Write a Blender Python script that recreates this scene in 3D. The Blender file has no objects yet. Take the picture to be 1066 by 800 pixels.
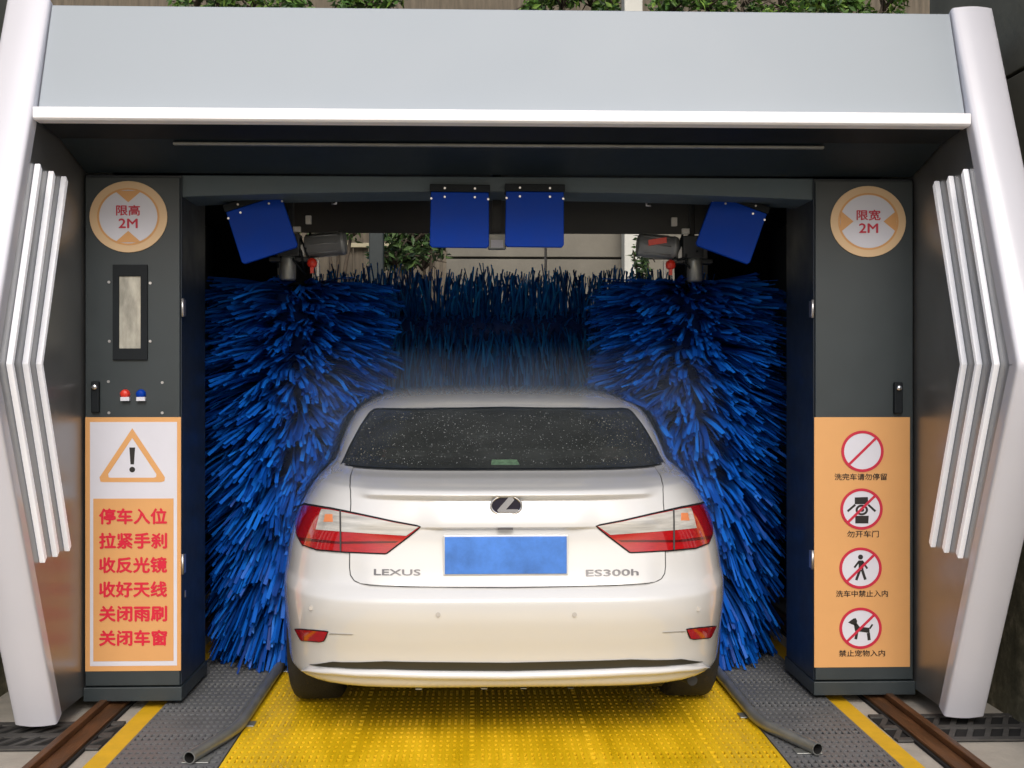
import bpy, bmesh, math, random
import numpy as np
from mathutils import Vector, Matrix
R = math.radians
random.seed(7)
SC = bpy.context.scene
COL = SC.collection

# ------------------------------------------------------------------ camera, sky, sun, exposure
CAM_H, FOC, YAW, HOR = 1.45, 1250.0, 1.83, 395.0        # metres, pixels (photo 1066 wide), degrees, horizon row
cam = bpy.data.cameras.new('camera')
cam.sensor_width = 36.0
cam.lens = 36.0 * FOC / 1066.0
cam.shift_y = (HOR - 400.0) / 1066.0
cam.clip_end = 500.0
cam_ob = bpy.data.objects.new('camera', cam)
COL.objects.link(cam_ob)
cam_ob.location = (0, 0, CAM_H)
cam_ob.rotation_euler = (R(90), 0, R(-YAW))
SC.camera = cam_ob

SUN_EL, SUN_AZ = 38.0, 177.0     # azimuth from +Y, clockwise: the light comes from behind the camera
world = bpy.data.worlds.new('World')
SC.world = world
world.use_nodes = True
nt = world.node_tree
nt.nodes.clear()
wo = nt.nodes.new('ShaderNodeOutputWorld')
bg = nt.nodes.new('ShaderNodeBackground')
sky = nt.nodes.new('ShaderNodeTexSky')
sky.sky_type = 'NISHITA'
sky.sun_disc = False
sky.sun_elevation = R(SUN_EL)
sky.sun_rotation = R(SUN_AZ)
sky.air_density = 1.0
sky.dust_density = 4.0
sky.ozone_density = 1.0
bg.inputs['Strength'].default_value = 0.12
nt.links.new(sky.outputs[0], bg.inputs['Color'])
nt.links.new(bg.outputs[0], wo.inputs['Surface'])
sun = bpy.data.lights.new('sun', 'SUN')
sun.energy = 1.5
sun.angle = R(30)
sun.color = (1.0, 0.99, 0.985)
sun_ob = bpy.data.objects.new('sun', sun)
COL.objects.link(sun_ob)
_az, _el = R(SUN_AZ), R(SUN_EL)
_d = Vector((math.sin(_az) * math.cos(_el), math.cos(_az) * math.cos(_el), math.sin(_el)))
sun_ob.rotation_euler = _d.to_track_quat('Z', 'Y').to_euler()
SC.view_settings.view_transform = 'Standard'
SC.view_settings.look = 'None'
SC.view_settings.gamma = 1.0
SC.view_settings.exposure = 0.15
SC.render.engine = 'CYCLES'
SC.cycles.use_denoising = True
SC.cycles.max_bounces = 7
SC.cycles.diffuse_bounces = 4
SC.cycles.volume_bounces = 1
SC.cycles.volume_step_rate = 1.0

# ------------------------------------------------------------------ pixels of the photo -> points on a plane of the place
_c, _s = math.cos(R(YAW)), math.sin(R(YAW))
def P(px, py, Y):
    """point of the world plane y = Y seen at photo pixel (px, py): returns (x, z)"""
    a = (px - 533.0) / FOC
    x = Y * (a * _c + _s) / (_c - a * _s)
    d = x * _s + Y * _c
    return x, CAM_H - (py - HOR) * d / FOC
def PX(px, py, X):
    """point of the plane x = X seen at the pixel: returns (y, z)"""
    a = (px - 533.0) / FOC
    y = X * (_c - a * _s) / (a * _c + _s)
    d = X * _s + y * _c
    return y, CAM_H - (py - HOR) * d / FOC

# ------------------------------------------------------------------ materials
def mat(name, color, rough=0.5, metal=0.0, spec=0.5, coat=0.0, noise=0.0, nscale=8.0, bump=0.0, bscale=60.0,
        island=None, rough_var=0.0, emit=None, trans=0.0, coat_rough=0.05, stretch=None, alpha=1.0):
    m = bpy.data.materials.new(name)
    m.use_nodes = True
    t = m.node_tree
    b = t.nodes['Principled BSDF']
    b.inputs['Base Color'].default_value = (*color, 1)
    b.inputs['Roughness'].default_value = rough
    b.inputs['Metallic'].default_value = metal
    b.inputs['Specular IOR Level'].default_value = spec
    b.inputs['Coat Weight'].default_value = coat
    b.inputs['Coat Roughness'].default_value = coat_rough
    b.inputs['Transmission Weight'].default_value = trans
    tc = t.nodes.new('ShaderNodeTexCoord')
    vec = tc.outputs['Object']
    if stretch:
        mp = t.nodes.new('ShaderNodeMapping')
        mp.inputs['Scale'].default_value = stretch
        t.links.new(vec, mp.inputs['Vector'])
        vec = mp.outputs['Vector']
    if noise > 0 or rough_var > 0:
        n = t.nodes.new('ShaderNodeTexNoise')
        n.inputs['Scale'].default_value = nscale
        n.inputs['Detail'].default_value = 7
        n.inputs['Roughness'].default_value = 0.62
        t.links.new(vec, n.inputs['Vector'])
        if noise > 0:
            mr = t.nodes.new('ShaderNodeMapRange')
            mr.inputs[1].default_value, mr.inputs[2].default_value = 0.25, 0.75
            mr.inputs[3].default_value, mr.inputs[4].default_value = 1 - noise, 1 + noise
            t.links.new(n.outputs['Fac'], mr.inputs[0])
            mx = t.nodes.new('ShaderNodeVectorMath')
            mx.operation = 'SCALE'
            mx.inputs[0].default_value = color
            t.links.new(mr.outputs[0], mx.inputs['Scale'])
            t.links.new(mx.outputs[0], b.inputs['Base Color'])
        if rough_var > 0:
            mr2 = t.nodes.new('ShaderNodeMapRange')
            mr2.inputs[1].default_value, mr2.inputs[2].default_value = 0.3, 0.7
            mr2.inputs[3].default_value, mr2.inputs[4].default_value = max(0.02, rough - rough_var), min(1, rough + rough_var)
            t.links.new(n.outputs['Fac'], mr2.inputs[0])
            t.links.new(mr2.outputs[0], b.inputs['Roughness'])
    if island:
        g = t.nodes.new('ShaderNodeNewGeometry')
        cr = t.nodes.new('ShaderNodeValToRGB')
        els = cr.color_ramp.elements
        els[0].color = (*island[0], 1)
        els[1].color = (*island[-1], 1)
        for i in range(1, len(island) - 1):
            e = els.new(i / (len(island) - 1))
            e.color = (*island[i], 1)
        t.links.new(g.outputs['Random Per Island'], cr.inputs[0])
        t.links.new(cr.outputs[0], b.inputs['Base Color'])
    if bump > 0:
        n2 = t.nodes.new('ShaderNodeTexNoise')
        n2.inputs['Scale'].default_value = bscale
        n2.inputs['Detail'].default_value = 5
        t.links.new(vec, n2.inputs['Vector'])
        bp = t.nodes.new('ShaderNodeBump')
        bp.inputs['Strength'].default_value = bump
        bp.inputs['Distance'].default_value = 0.01
        t.links.new(n2.outputs['Fac'], bp.inputs['Height'])
        t.links.new(bp.outputs[0], b.inputs['Normal'])
    return m

M = {}
M['pillar_white'] = mat('pillar_white', (0.66, 0.665, 0.73), 0.24, spec=0.5, coat=0.4, noise=0.02, nscale=3, coat_rough=0.15)
M['fascia'] = mat('fascia', (0.325, 0.368, 0.41), 0.5, noise=0.03, nscale=1.6, rough_var=0.08)
M['alu'] = mat('brushed_aluminium', (0.95, 0.95, 0.98), 0.30, metal=0.0, noise=0.05, nscale=6)
# silver for the chevron bars, with a faint glow added to brighten them
_b = M['alu'].copy(); _b.name = 'chevron_added_glow'
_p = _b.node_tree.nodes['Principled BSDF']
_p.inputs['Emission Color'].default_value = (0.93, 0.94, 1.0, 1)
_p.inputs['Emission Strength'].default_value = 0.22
M['chevron_added_glow'] = _b
M['charcoal'] = mat('charcoal_paint', (0.025, 0.035, 0.040), 0.45, noise=0.10, nscale=5, bump=0.05, bscale=400, rough_var=0.08)
M['charcoal_light'] = mat('lintel_paint', (0.070, 0.098, 0.115), 0.5, spec=0.35, noise=0.14, nscale=3, rough_var=0.1, bump=0.04, bscale=300)
M['navy'] = mat('cabinet_side_paint', (0.014, 0.022, 0.034), 0.45, noise=0.12, nscale=4, rough_var=0.1)
M['mirror_dark'] = mat('polished_dark_steel', (0.33, 0.335, 0.34), 0.36, metal=0.8, noise=0.15, nscale=2.5, rough_var=0.06)
M['canopy'] = mat('canopy_dark', (0.014, 0.023, 0.030), 0.6, spec=0.25, noise=0.15, nscale=2, rough_var=0.1)
M['black'] = mat('black_plastic', (0.008, 0.011, 0.014), 0.6, spec=0.2, noise=0.2, nscale=9)
M['dark_metal'] = mat('dark_metal', (0.03, 0.033, 0.036), 0.5, metal=0.3, noise=0.25, nscale=9, rough_var=0.12)
M['orange'] = mat('orange_vinyl', (0.64, 0.335, 0.125), 0.45, noise=0.04, nscale=4)
M['cream'] = mat('cream_vinyl', (0.68, 0.48, 0.28), 0.45, noise=0.03)
M['sign_white'] = mat('white_vinyl', (0.62, 0.63, 0.71), 0.42, noise=0.03)
M['sign_red'] = mat('red_vinyl', (0.62, 0.010, 0.040), 0.45)
M['sign_crimson'] = mat('crimson_vinyl', (0.50, 0.012, 0.045), 0.45)
M['ink'] = mat('black_ink', (0.012, 0.010, 0.010), 0.5)
M['bolt'] = mat('zinc_bolt', (0.55, 0.55, 0.56), 0.35, metal=0.9)
M['blue_panel'] = mat('blue_plastic', (0.0005, 0.038, 0.32), 0.5, spec=0.12, noise=0.12, nscale=5, rough_var=0.1)
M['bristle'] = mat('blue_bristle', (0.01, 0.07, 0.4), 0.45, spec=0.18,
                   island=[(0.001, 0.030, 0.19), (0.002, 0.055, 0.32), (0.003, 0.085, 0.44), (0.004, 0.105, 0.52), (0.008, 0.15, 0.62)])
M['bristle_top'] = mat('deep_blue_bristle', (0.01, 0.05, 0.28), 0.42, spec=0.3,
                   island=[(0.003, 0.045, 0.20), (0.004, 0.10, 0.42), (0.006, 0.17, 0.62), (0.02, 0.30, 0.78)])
M['car'] = mat('pearl_white_paint', (0.655, 0.66, 0.66), 0.24, spec=0.5, coat=1.0, noise=0.015, nscale=3, coat_rough=0.03)
M['car_gap'] = mat('panel_gap_rubber', (0.05, 0.05, 0.05), 0.7)
M['crease'] = mat('soft_crease', (0.30, 0.29, 0.27), 0.6)
M['glass_dark'] = mat('tinted_glass', (0.034, 0.038, 0.038), 0.12, spec=0.6, noise=0.4, nscale=4, rough_var=0.03)
M['chrome'] = mat('chrome', (0.75, 0.75, 0.77), 0.12, metal=1.0)
M['badge_dark'] = mat('badge_dark', (0.012, 0.010, 0.022), 0.2)
M['letter_chrome'] = mat('letter_chrome', (0.16, 0.16, 0.17), 0.3, metal=0.7)
M['red_lens'] = mat('red_lens', (0.40, 0.005, 0.009), 0.10, spec=0.6, coat=1.0, noise=0.2, nscale=30, stretch=(1, 1, 6))
M['red_deep'] = mat('deep_red_lens', (0.10, 0.002, 0.003), 0.2, coat=1.0)
M['clear_lens'] = mat('clear_lens', (0.50, 0.49, 0.46), 0.12, spec=0.7, coat=1.0, noise=0.42, nscale=9, stretch=(0.35, 1, 7))
M['amber'] = mat('amber_lens', (0.75, 0.25, 0.10), 0.3)
M['plate'] = mat('blue_plate', (0.060, 0.20, 0.62), 0.45, noise=0.30, nscale=11)
M['bristle_base'] = mat('bristle_base_blue', (0.002, 0.03, 0.17), 0.7, noise=0.4, nscale=30, stretch=(1, 1, .3))
M['rubber'] = mat('tyre_rubber', (0.018, 0.018, 0.018), 0.75, bump=0.3, bscale=120, noise=0.25, nscale=20)
M['rim'] = mat('alloy_rim', (0.5, 0.5, 0.5), 0.3, metal=0.9)
M['drop'] = mat('water_drop', (0.10, 0.11, 0.115), 0.22, spec=0.6)
M['yellow'] = mat('yellow_grating_plastic', (0.76, 0.49, 0.008), 0.42, noise=0.24, nscale=3.0, rough_var=0.22, stretch=(2.2, 0.5, 1))
M['yellow_under'] = mat('yellow_grating_base', (0.05, 0.027, 0.004), 0.8, noise=0.3, nscale=14)
M['grey_mat'] = mat('grey_grating_plastic', (0.135, 0.14, 0.145), 0.5, noise=0.22, nscale=3, rough_var=0.15)
M['grey_under'] = mat('grey_grating_base', (0.02, 0.02, 0.02), 0.8)
M['road_yellow'] = mat('yellow_road_paint', (0.74, 0.44, 0.015), 0.5, noise=0.12, nscale=14, bump=0.1, bscale=90)
M['rust'] = mat('rusty_steel', (0.15, 0.070, 0.030), 0.5, metal=0.5, noise=0.5, nscale=7, rough_var=0.15, bump=0.2, bscale=50, stretch=(3, 0.6, 3))
M['iron'] = mat('cast_iron', (0.075, 0.072, 0.068), 0.65, metal=0.2, noise=0.35, nscale=14, bump=0.3, bscale=60)
M['pit'] = mat('trench_dark', (0.006, 0.006, 0.006), 0.9)
M['galv'] = mat('galvanised_pipe', (0.27, 0.28, 0.27), 0.38, metal=0.6, noise=0.22, nscale=12, rough_var=0.1)
M['pipe_dark'] = mat('painted_grey_pipe', (0.10, 0.105, 0.105), 0.5, metal=0.3, noise=0.25, nscale=9)
M['concrete'] = mat('concrete', (0.40, 0.37, 0.32), 0.85, noise=0.22, nscale=3.5, bump=0.35, bscale=45)
M['motor_grey'] = mat('motor_grey', (0.20, 0.21, 0.215), 0.4, metal=0.3, noise=0.1, nscale=8)
M['valve_red'] = mat('valve_red', (0.60, 0.03, 0.015), 0.4)
M['white_plastic'] = mat('white_plastic', (0.6, 0.6, 0.58), 0.4)
M['panel_beige'] = mat('stone_panel', (0.17, 0.158, 0.128), 0.8, noise=0.2, nscale=2.2, bump=0.15, bscale=30)
M['panel_olive'] = mat('olive_stone_panel', (0.17, 0.165, 0.125), 0.8, noise=0.22, nscale=2.0, bump=0.2, bscale=30)
M['post_white'] = mat('white_post', (0.55, 0.55, 0.50), 0.6, noise=0.08)
M['plank'] = mat('old_planks', (0.13, 0.108, 0.078), 0.85, noise=0.5, nscale=3, stretch=(6, 6, 0.6), bump=0.2, bscale=20)
M['pale_rail'] = mat('pale_rail', (0.45, 0.40, 0.26), 0.7, noise=0.1)
M['dark_post'] = mat('dark_green_post', (0.018, 0.026, 0.026), 0.6, noise=0.2)
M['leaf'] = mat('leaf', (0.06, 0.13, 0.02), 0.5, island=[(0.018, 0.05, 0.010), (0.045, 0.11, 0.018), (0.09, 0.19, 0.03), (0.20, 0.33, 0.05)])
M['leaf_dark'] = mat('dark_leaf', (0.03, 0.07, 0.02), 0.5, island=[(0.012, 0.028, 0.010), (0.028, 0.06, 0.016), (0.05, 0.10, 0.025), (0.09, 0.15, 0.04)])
M['stem'] = mat('brown_stem', (0.06, 0.045, 0.03), 0.85, noise=0.3, nscale=12)

def rock_mat():
    """rough retaining wall: dark aggregate with pale chips and some moss"""
    m = bpy.data.materials.new('rough_aggregate_wall')
    m.use_nodes = True
    t = m.node_tree
    b = t.nodes['Principled BSDF']
    b.inputs['Roughness'].default_value = 0.85
    tc = t.nodes.new('ShaderNodeTexCoord')
    n = t.nodes.new('ShaderNodeTexNoise'); n.inputs['Scale'].default_value = 9; n.inputs['Detail'].default_value = 9; n.inputs['Roughness'].default_value = 0.7
    cr = t.nodes.new('ShaderNodeValToRGB')
    cr.color_ramp.elements[0].position = 0.30; cr.color_ramp.elements[0].color = (0.05, 0.05, 0.03, 1)
    cr.color_ramp.elements[1].position = 0.72; cr.color_ramp.elements[1].color = (0.36, 0.32, 0.23, 1)
    e = cr.color_ramp.elements.new(0.52); e.color = (0.15, 0.14, 0.09, 1)
    t.links.new(tc.outputs['Object'], n.inputs['Vector'])
    t.links.new(n.outputs['Fac'], cr.inputs[0])
    t.links.new(cr.outputs[0], b.inputs['Base Color'])
    bp = t.nodes.new('ShaderNodeBump'); bp.inputs['Strength'].default_value = 0.6; bp.inputs['Distance'].default_value = 0.02
    t.links.new(n.outputs['Fac'], bp.inputs['Height'])
    t.links.new(bp.outputs[0], b.inputs['Normal'])
    return m
M['rock'] = rock_mat()

# ------------------------------------------------------------------ mesh helpers (all coordinates are world metres)
def wl(o):
    v = Vector((0, 0, 0))
    while o is not None:
        v += Vector(o.location)
        o = o.parent
    return v

class MB:
    def __init__(self):
        self.v, self.f, self.sm = [], [], []
    def add(self, vs, fs, smooth=False):
        o = len(self.v)
        self.v += [tuple(p) for p in vs]
        self.f += [tuple(i + o for i in f) for f in fs]
        self.sm += [smooth] * len(fs)
        return self
    def box(self, x0, x1, y0, y1, z0, z1, mtx=None):
        vs = [(x, y, z) for x in (x0, x1) for y in (y0, y1) for z in (z0, z1)]
        if mtx is not None:
            vs = [tuple(mtx @ Vector(p)) for p in vs]
        return self.add(vs, [(0, 1, 3, 2), (4, 6, 7, 5), (0, 4, 5, 1), (2, 3, 7, 6), (0, 2, 6, 4), (1, 5, 7, 3)])
    def prism(self, poly, fn, a, b, smooth=False):
        """poly: list of 2-D points; fn(u, v, w) -> xyz; extruded from w=a to w=b"""
        n = len(poly)
        vs = [fn(u, v, a) for u, v in poly] + [fn(u, v, b) for u, v in poly]
        fs = [tuple(range(n)), tuple(range(2 * n - 1, n - 1, -1))] + [(i, i + n, (i + 1) % n + n, (i + 1) % n) for i in range(n)]
        return self.add(vs, fs, smooth)
    def xz(self, poly, y0, y1):
        return self.prism(poly, lambda u, v, w: (u, w, v), y0, y1)
    def yz(self, poly, x0, x1):
        return self.prism(poly, lambda u, v, w: (w, u, v), x0, x1)
    def ring(self, outer, inner, y0, y1):
        """flat ring between two polygons of the same count in the xz plane"""
        n = len(outer)
        vs = [(p[0], y0, p[1]) for p in outer] + [(p[0], y0, p[1]) for p in inner] + [(p[0], y1, p[1]) for p in outer] + [(p[0], y1, p[1]) for p in inner]
        fs = []
        for i in range(n):
            j = (i + 1) % n
            fs += [(i, j, n + j, n + i), (i, 2 * n + i, 2 * n + j, j), (n + i, n + j, 3 * n + j, 3 * n + i)]
        return self.add(vs, fs)
    def tube(self, pts, r, seg=10, cap=True, smooth=True):
        pts = [Vector(p) for p in pts]
        rr = r if isinstance(r, (list, tuple)) else [r] * len(pts)
        vs, fs = [], []
        up = None
        for i, p in enumerate(pts):
            a = pts[max(0, i - 1)]; b = pts[min(len(pts) - 1, i + 1)]
            t = (b - a).normalized()
            if up is None:
                up = Vector((0, 0, 1)) if abs(t.z) < 0.9 else Vector((1, 0, 0))
            s = t.cross(up).normalized()
            u = s.cross(t).normalized()
            up = u
            for k in range(seg):
                an = 2 * math.pi * k / seg
                vs.append(p + (s * math.cos(an) + u * math.sin(an)) * rr[i])
        for i in range(len(pts) - 1):
            for k in range(seg):
                a = i * seg + k; b = i * seg + (k + 1) % seg
                fs.append((a, b, b + seg, a + seg))
        self.add(vs, fs, smooth)
        if cap:
            o = len(self.v) - len(vs)
            self.f.append(tuple(o + k for k in range(seg))[::-1]); self.sm.append(False)
            e = o + (len(pts) - 1) * seg
            self.f.append(tuple(e + k for k in range(seg))); self.sm.append(False)
        return self
    def lathe(self, prof, o, axis='x', seg=40, smooth=True):
        """prof: (radius, along) list; revolve about an axis through o"""
        vs, fs = [], []
        for r, a in prof:
            for k in range(seg):
                an = 2 * math.pi * k / seg
                c, s = r * math.cos(an), r * math.sin(an)
                if axis == 'x': vs.append((o[0] + a, o[1] + c, o[2] + s))
                elif axis == 'y': vs.append((o[0] + c, o[1] + a, o[2] + s))
                else: vs.append((o[0] + c, o[1] + s, o[2] + a))
        for i in range(len(prof) - 1):
            for k in range(seg):
                a = i * seg + k; b = i * seg + (k + 1) % seg
                fs.append((a, b, b + seg, a + seg))
        return self.add(vs, fs, smooth)
    def disc(self, c, r, depth, seg=14):
        """short stud on an xz surface, its flat face towards -y"""
        poly = [(c[0] + r * math.cos(2 * math.pi * k / seg), c[2] + r * math.sin(2 * math.pi * k / seg)) for k in range(seg)]
        return self.xz(poly, c[1] - depth, c[1])
    def build(self, name, m, parent=None, bevel=0.0, bseg=2, fixn=True):
        me = bpy.data.meshes.new(name)
        off = wl(parent) if parent is not None else Vector((0, 0, 0))
        me.from_pydata([(p[0] - off.x, p[1] - off.y, p[2] - off.z) for p in self.v], [], self.f)
        me.polygons.foreach_set('use_smooth', self.sm)
        me.update()
        if fixn:
            bm = bmesh.new(); bm.from_mesh(me)
            bmesh.ops.recalc_face_normals(bm, faces=bm.faces)
            bm.to_mesh(me); bm.free()
        me.materials.append(m)
        o = bpy.data.objects.new(name, me)
        COL.objects.link(o)
        if parent is not None:
            o.parent = parent
        if bevel > 0:
            md = o.modifiers.new('bevel', 'BEVEL')
            md.width = bevel; md.segments = bseg; md.limit_method = 'ANGLE'; md.angle_limit = R(40)
        return o

def tag(o, label=None, cat=None, group=None, kind=None):
    if label: o['label'] = label
    if cat: o['category'] = cat
    if group: o['group'] = group
    if kind: o['kind'] = kind
    return o
def thing(name, loc, label, cat, group=None):
    o = bpy.data.objects.new(name, None)
    o.empty_display_size = 0.1
    COL.objects.link(o)
    o.location = loc
    return tag(o, label, cat, group)
def copy_tree(o, parent=None):
    c = o.copy(); COL.objects.link(c); c.parent = parent
    for ch in list(o.children):
        copy_tree(ch, c)
    return c
def ellipse(cx, cz, rx, rz, n=48, a0=0.0):
    return [(cx + rx * math.cos(a0 + 2 * math.pi * k / n), cz + rz * math.sin(a0 + 2 * math.pi * k / n)) for k in range(n)]
def pe(px, py, rx, ry, Y, n=48):
    """an ellipse given in pixels, on plane Y"""
    c = P(px, py, Y); a = P(px + rx, py, Y); b = P(px, py - ry, Y)
    return ellipse(c[0], c[1], a[0] - c[0], b[1] - c[1], n)
def pp(pts, Y):
    return [P(x, y, Y) for x, y in pts]
def prect(x0, y0, x1, y1, Y):
    a, b = P(x0, y1, Y), P(x1, y0, Y)
    return [(a[0], a[1]), (b[0], a[1]), (b[0], b[1]), (a[0], b[1])]

def text_mesh(body, bold=0.0):
    """letters as flat faces in a unit box; thickened by a few shifted layers"""
    cu = bpy.data.curves.new('lettering', 'FONT')
    cu.body = body
    cu.size = 1.0
    cu.resolution_u = 3
    cu.fill_mode = 'FRONT'
    o = bpy.data.objects.new('lettering', cu)
    COL.objects.link(o)
    bpy.context.view_layer.update()
    me = bpy.data.meshes.new_from_object(o)
    v0 = [tuple(v.co) for v in me.vertices]
    f0 = [tuple(p.vertices) for p in me.polygons]
    bpy.data.objects.remove(o); bpy.data.curves.remove(cu); bpy.data.meshes.remove(me)
    vs, fs = [], []
    sh = [(0, 0)] if bold <= 0 else [(-bold, 0), (bold, 0), (0, -bold), (0, bold)]
    for k, (dx, dy) in enumerate(sh):
        n = len(vs)
        vs += [(v[0] + dx, v[1] + dy, k) for v in v0]
        fs += [tuple(i + n for i in f) for f in f0]
    x0 = min(v[0] for v in vs); x1 = max(v[0] for v in vs)
    y0 = min(v[1] for v in vs); y1 = max(v[1] for v in vs)
    return [((v[0] - x0) / (x1 - x0), (v[1] - y0) / (y1 - y0), v[2] * 0.0003) for v in vs], fs
def text_on(body, rect, y, bold=0.0):
    """letters filling rect (x0, z0, x1, z1) on the plane y, facing -y"""
    vs, fs = text_mesh(body, bold)
    x0, z0, x1, z1 = rect
    return MB().add([(x0 + u * (x1 - x0), y - k, z0 + v * (z1 - z0)) for u, v, k in vs], fs)
def text_px(body, x0, y0, x1, y1, Y, dy, bold=0.0):
    a, b = P(x0, y1, Y), P(x1, y0, Y)
    return text_on(body, (a[0], a[1], b[0], b[1]), Y - dy, bold)

# ================================================================== THE SETTING
tag(MB().box(-40, 40, -30, 60, -0.3, 0.0).build('ground', M['concrete']), 'pale weathered concrete ground around the wash bay', kind='structure')

XL, XR = P(87, 400, 5.3)[0], P(952, 400, 5.3)[0]       # inner faces of the gantry's two side frames
CX = (XL + XR) / 2
TH = 0.16

def stripe(px_at_bottom, label):
    x0, x1 = px_at_bottom
    tag(MB().box(x0, x1, 2.5, 11.0, 0.004, 0.008).build('painted_stripe', M['road_yellow']), label, 'painted stripe', 'yellow painted guide stripes')
stripe((-1.452, -1.348), 'yellow painted floor stripe beside the cabinet with the warning triangle')
stripe((1.575, 1.675), 'yellow painted floor stripe beside the cabinet with the prohibition symbols')

def grating(name, x0, x1, y0, y1, pitch, bar, m_top, m_under, label, tile=None):
    t = thing(name, ((x0 + x1) / 2, y0, 0), label, 'floor grating')
    MB().box(x0, x1, y0, y1, 0.002, 0.011).build('base_sheet', m_under, t)
    g = MB()
    n = int(round((x1 - x0) / pitch))
    p = (x1 - x0) / n
    for i in range(n + 1):
        c = x0 + i * p
        if tile and i % tile == 0 and 0 < i < n:
            for s in (-1, 1):
                g.box(c + s * 0.0135 - 0.004, c + s * 0.0135 + 0.004, y0, y1, 0.0115, 0.026)
            continue
        g.box(c - bar / 2, c + bar / 2, y0, y1, 0.0115, 0.026)
    py = 0.058
    k = int((y1 - y0) / py)
    for j in range(k + 1):
        c = y0 + j * py
        b = 0.035
        if tile and j % (tile // 2) == 0:
            b = 0.012
        g.box(x0 + 0.001, x1 - 0.001, c - b / 2, c + b / 2, 0.0113, 0.0254)
    g.build('bar_grid', m_top, t)
    return t
grating('yellow_grating', -0.925, 1.155, 3.6, 9.8, 0.027, 0.0165, M['yellow'], M['yellow_under'],
        'yellow plastic grating under the white car', tile=17)
grating('grey_grating', -1.345, -0.945, 3.6, 9.8, 0.026, 0.0105, M['grey_mat'], M['grey_under'],
        'dark grey plastic grating beside the warning triangle cabinet', tile=14)
grating('grey_grating', 1.175, 1.572, 3.6, 9.8, 0.026, 0.0105, M['grey_mat'], M['grey_under'],
        'dark grey plastic grating beside the prohibition symbol cabinet', tile=14)

def rail(x0, x1, rib, label):
    t = thing('steel_rail', ((x0 + x1) / 2, 3, 0), label, 'rail', 'rusty floor rails of the gantry')
    MB().box(x0, x1, 2.5, 10.5, 0.013, 0.026).build('base_flange', M['rust'], t, bevel=0.002)
    MB().box(x0 + rib - 0.016, x0 + rib + 0.016, 2.5, 10.5, 0.0262, 0.052).build('running_rib', M['rust'], t, bevel=0.004)
    MB().box(x0 - 0.012, x1 + 0.012, 2.5, 10.5, 0.001, 0.0128).build('rail_bed', M['pit'], t)
rail(-1.635, -1.525, 0.022, 'rusty brown steel floor rail beneath the warning triangle cabinet')
rail(1.765, 1.87, 0.084, 'rusty brown steel floor rail beneath the prohibition symbol cabinet')

def drain(x0, x1, label):
    y0, y1 = 4.73, 5.10
    t = thing('drain_grate', ((x0 + x1) / 2, y0, 0), label, 'drain grate', 'drain grates across the bay')
    MB().box(x0, x1, y0, y1, 0.0025, 0.005).build('trench', M['pit'], t)
    g = MB()
    for yc, w in ((y0 + 0.02, 0.04), ((y0 + y1) / 2, 0.045), (y1 - 0.02, 0.04)):
        g.box(x0, x1, yc - w / 2, yc + w / 2, 0.0055, 0.0122)
    n = int((x1 - x0) / 0.072)
    for i in range(n):
        x = x0 + (i + 0.5) * (x1 - x0) / n
        for a, b in ((y0 + 0.041, (y0 + y1) / 2 - 0.0235), ((y0 + y1) / 2 + 0.0235, y1 - 0.041)):
            h = 0.012
            vs = [(x - h - 0.03, a), (x + h - 0.03, a), (x + h + 0.03, b), (x - h + 0.03, b)]
            g.prism(vs, lambda u, v, w: (u, v, w), 0.0055, 0.0118)
    g.build('iron_slots', M['iron'], t)
drain(-4.2, -1.462, 'slotted iron drain grate under the white pillar beside the warning triangle cabinet')
drain(1.69, 4.2, 'slotted iron drain grate under the white pillar beside the prohibition symbol cabinet')

# side retaining walls and what stands behind the bay
def side_wall(x_face, sgn, m_low, label, seams):
    t = thing('retaining_wall', (x_face, 6, 0), label, 'wall')
    MB().box(min(x_face, x_face + sgn * 0.4), max(x_face, x_face + sgn * 0.4), 4.2 if sgn < 0 else 3.6, 12.5, 0, 1.2).build('rough_base', m_low, t)
    courses = [1.2, 1.95, 2.75, 3.55, 4.35, 5.2, 6.0]
    for a, b in zip(courses[:-1], courses[1:]):
        y = 4.2 if sgn < 0 else 3.6
        k = 0
        c = MB()
        while y < 5.95:
            y2 = min(y + 1.2, 6.0)
            c.box(min(x_face, x_face + sgn * 0.3), max(x_face, x_face + sgn * 0.3), y + 0.008, y2 - 0.008, a + 0.008, b - 0.008)
            y = y2
        c.build('panel_course', M['panel_olive'], t, bevel=0.004)
    MB().box(min(x_face + sgn * 0.05, x_face + sgn * 0.4), max(x_face + sgn * 0.05, x_face + sgn * 0.4), 4.3 if sgn < 0 else 3.7, 5.92, 1.2, 5.95).build('joint_backing', M['car_gap'], t)
side_wall(2.30, 1, M['rock'], 'olive grey stone panel wall with rough base beside the prohibition symbol cabinet', True)
side_wall(-2.16, -1, M['rock'], 'dark stone wall with rough base behind the pillar beside the warning triangle cabinet', True)

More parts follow.
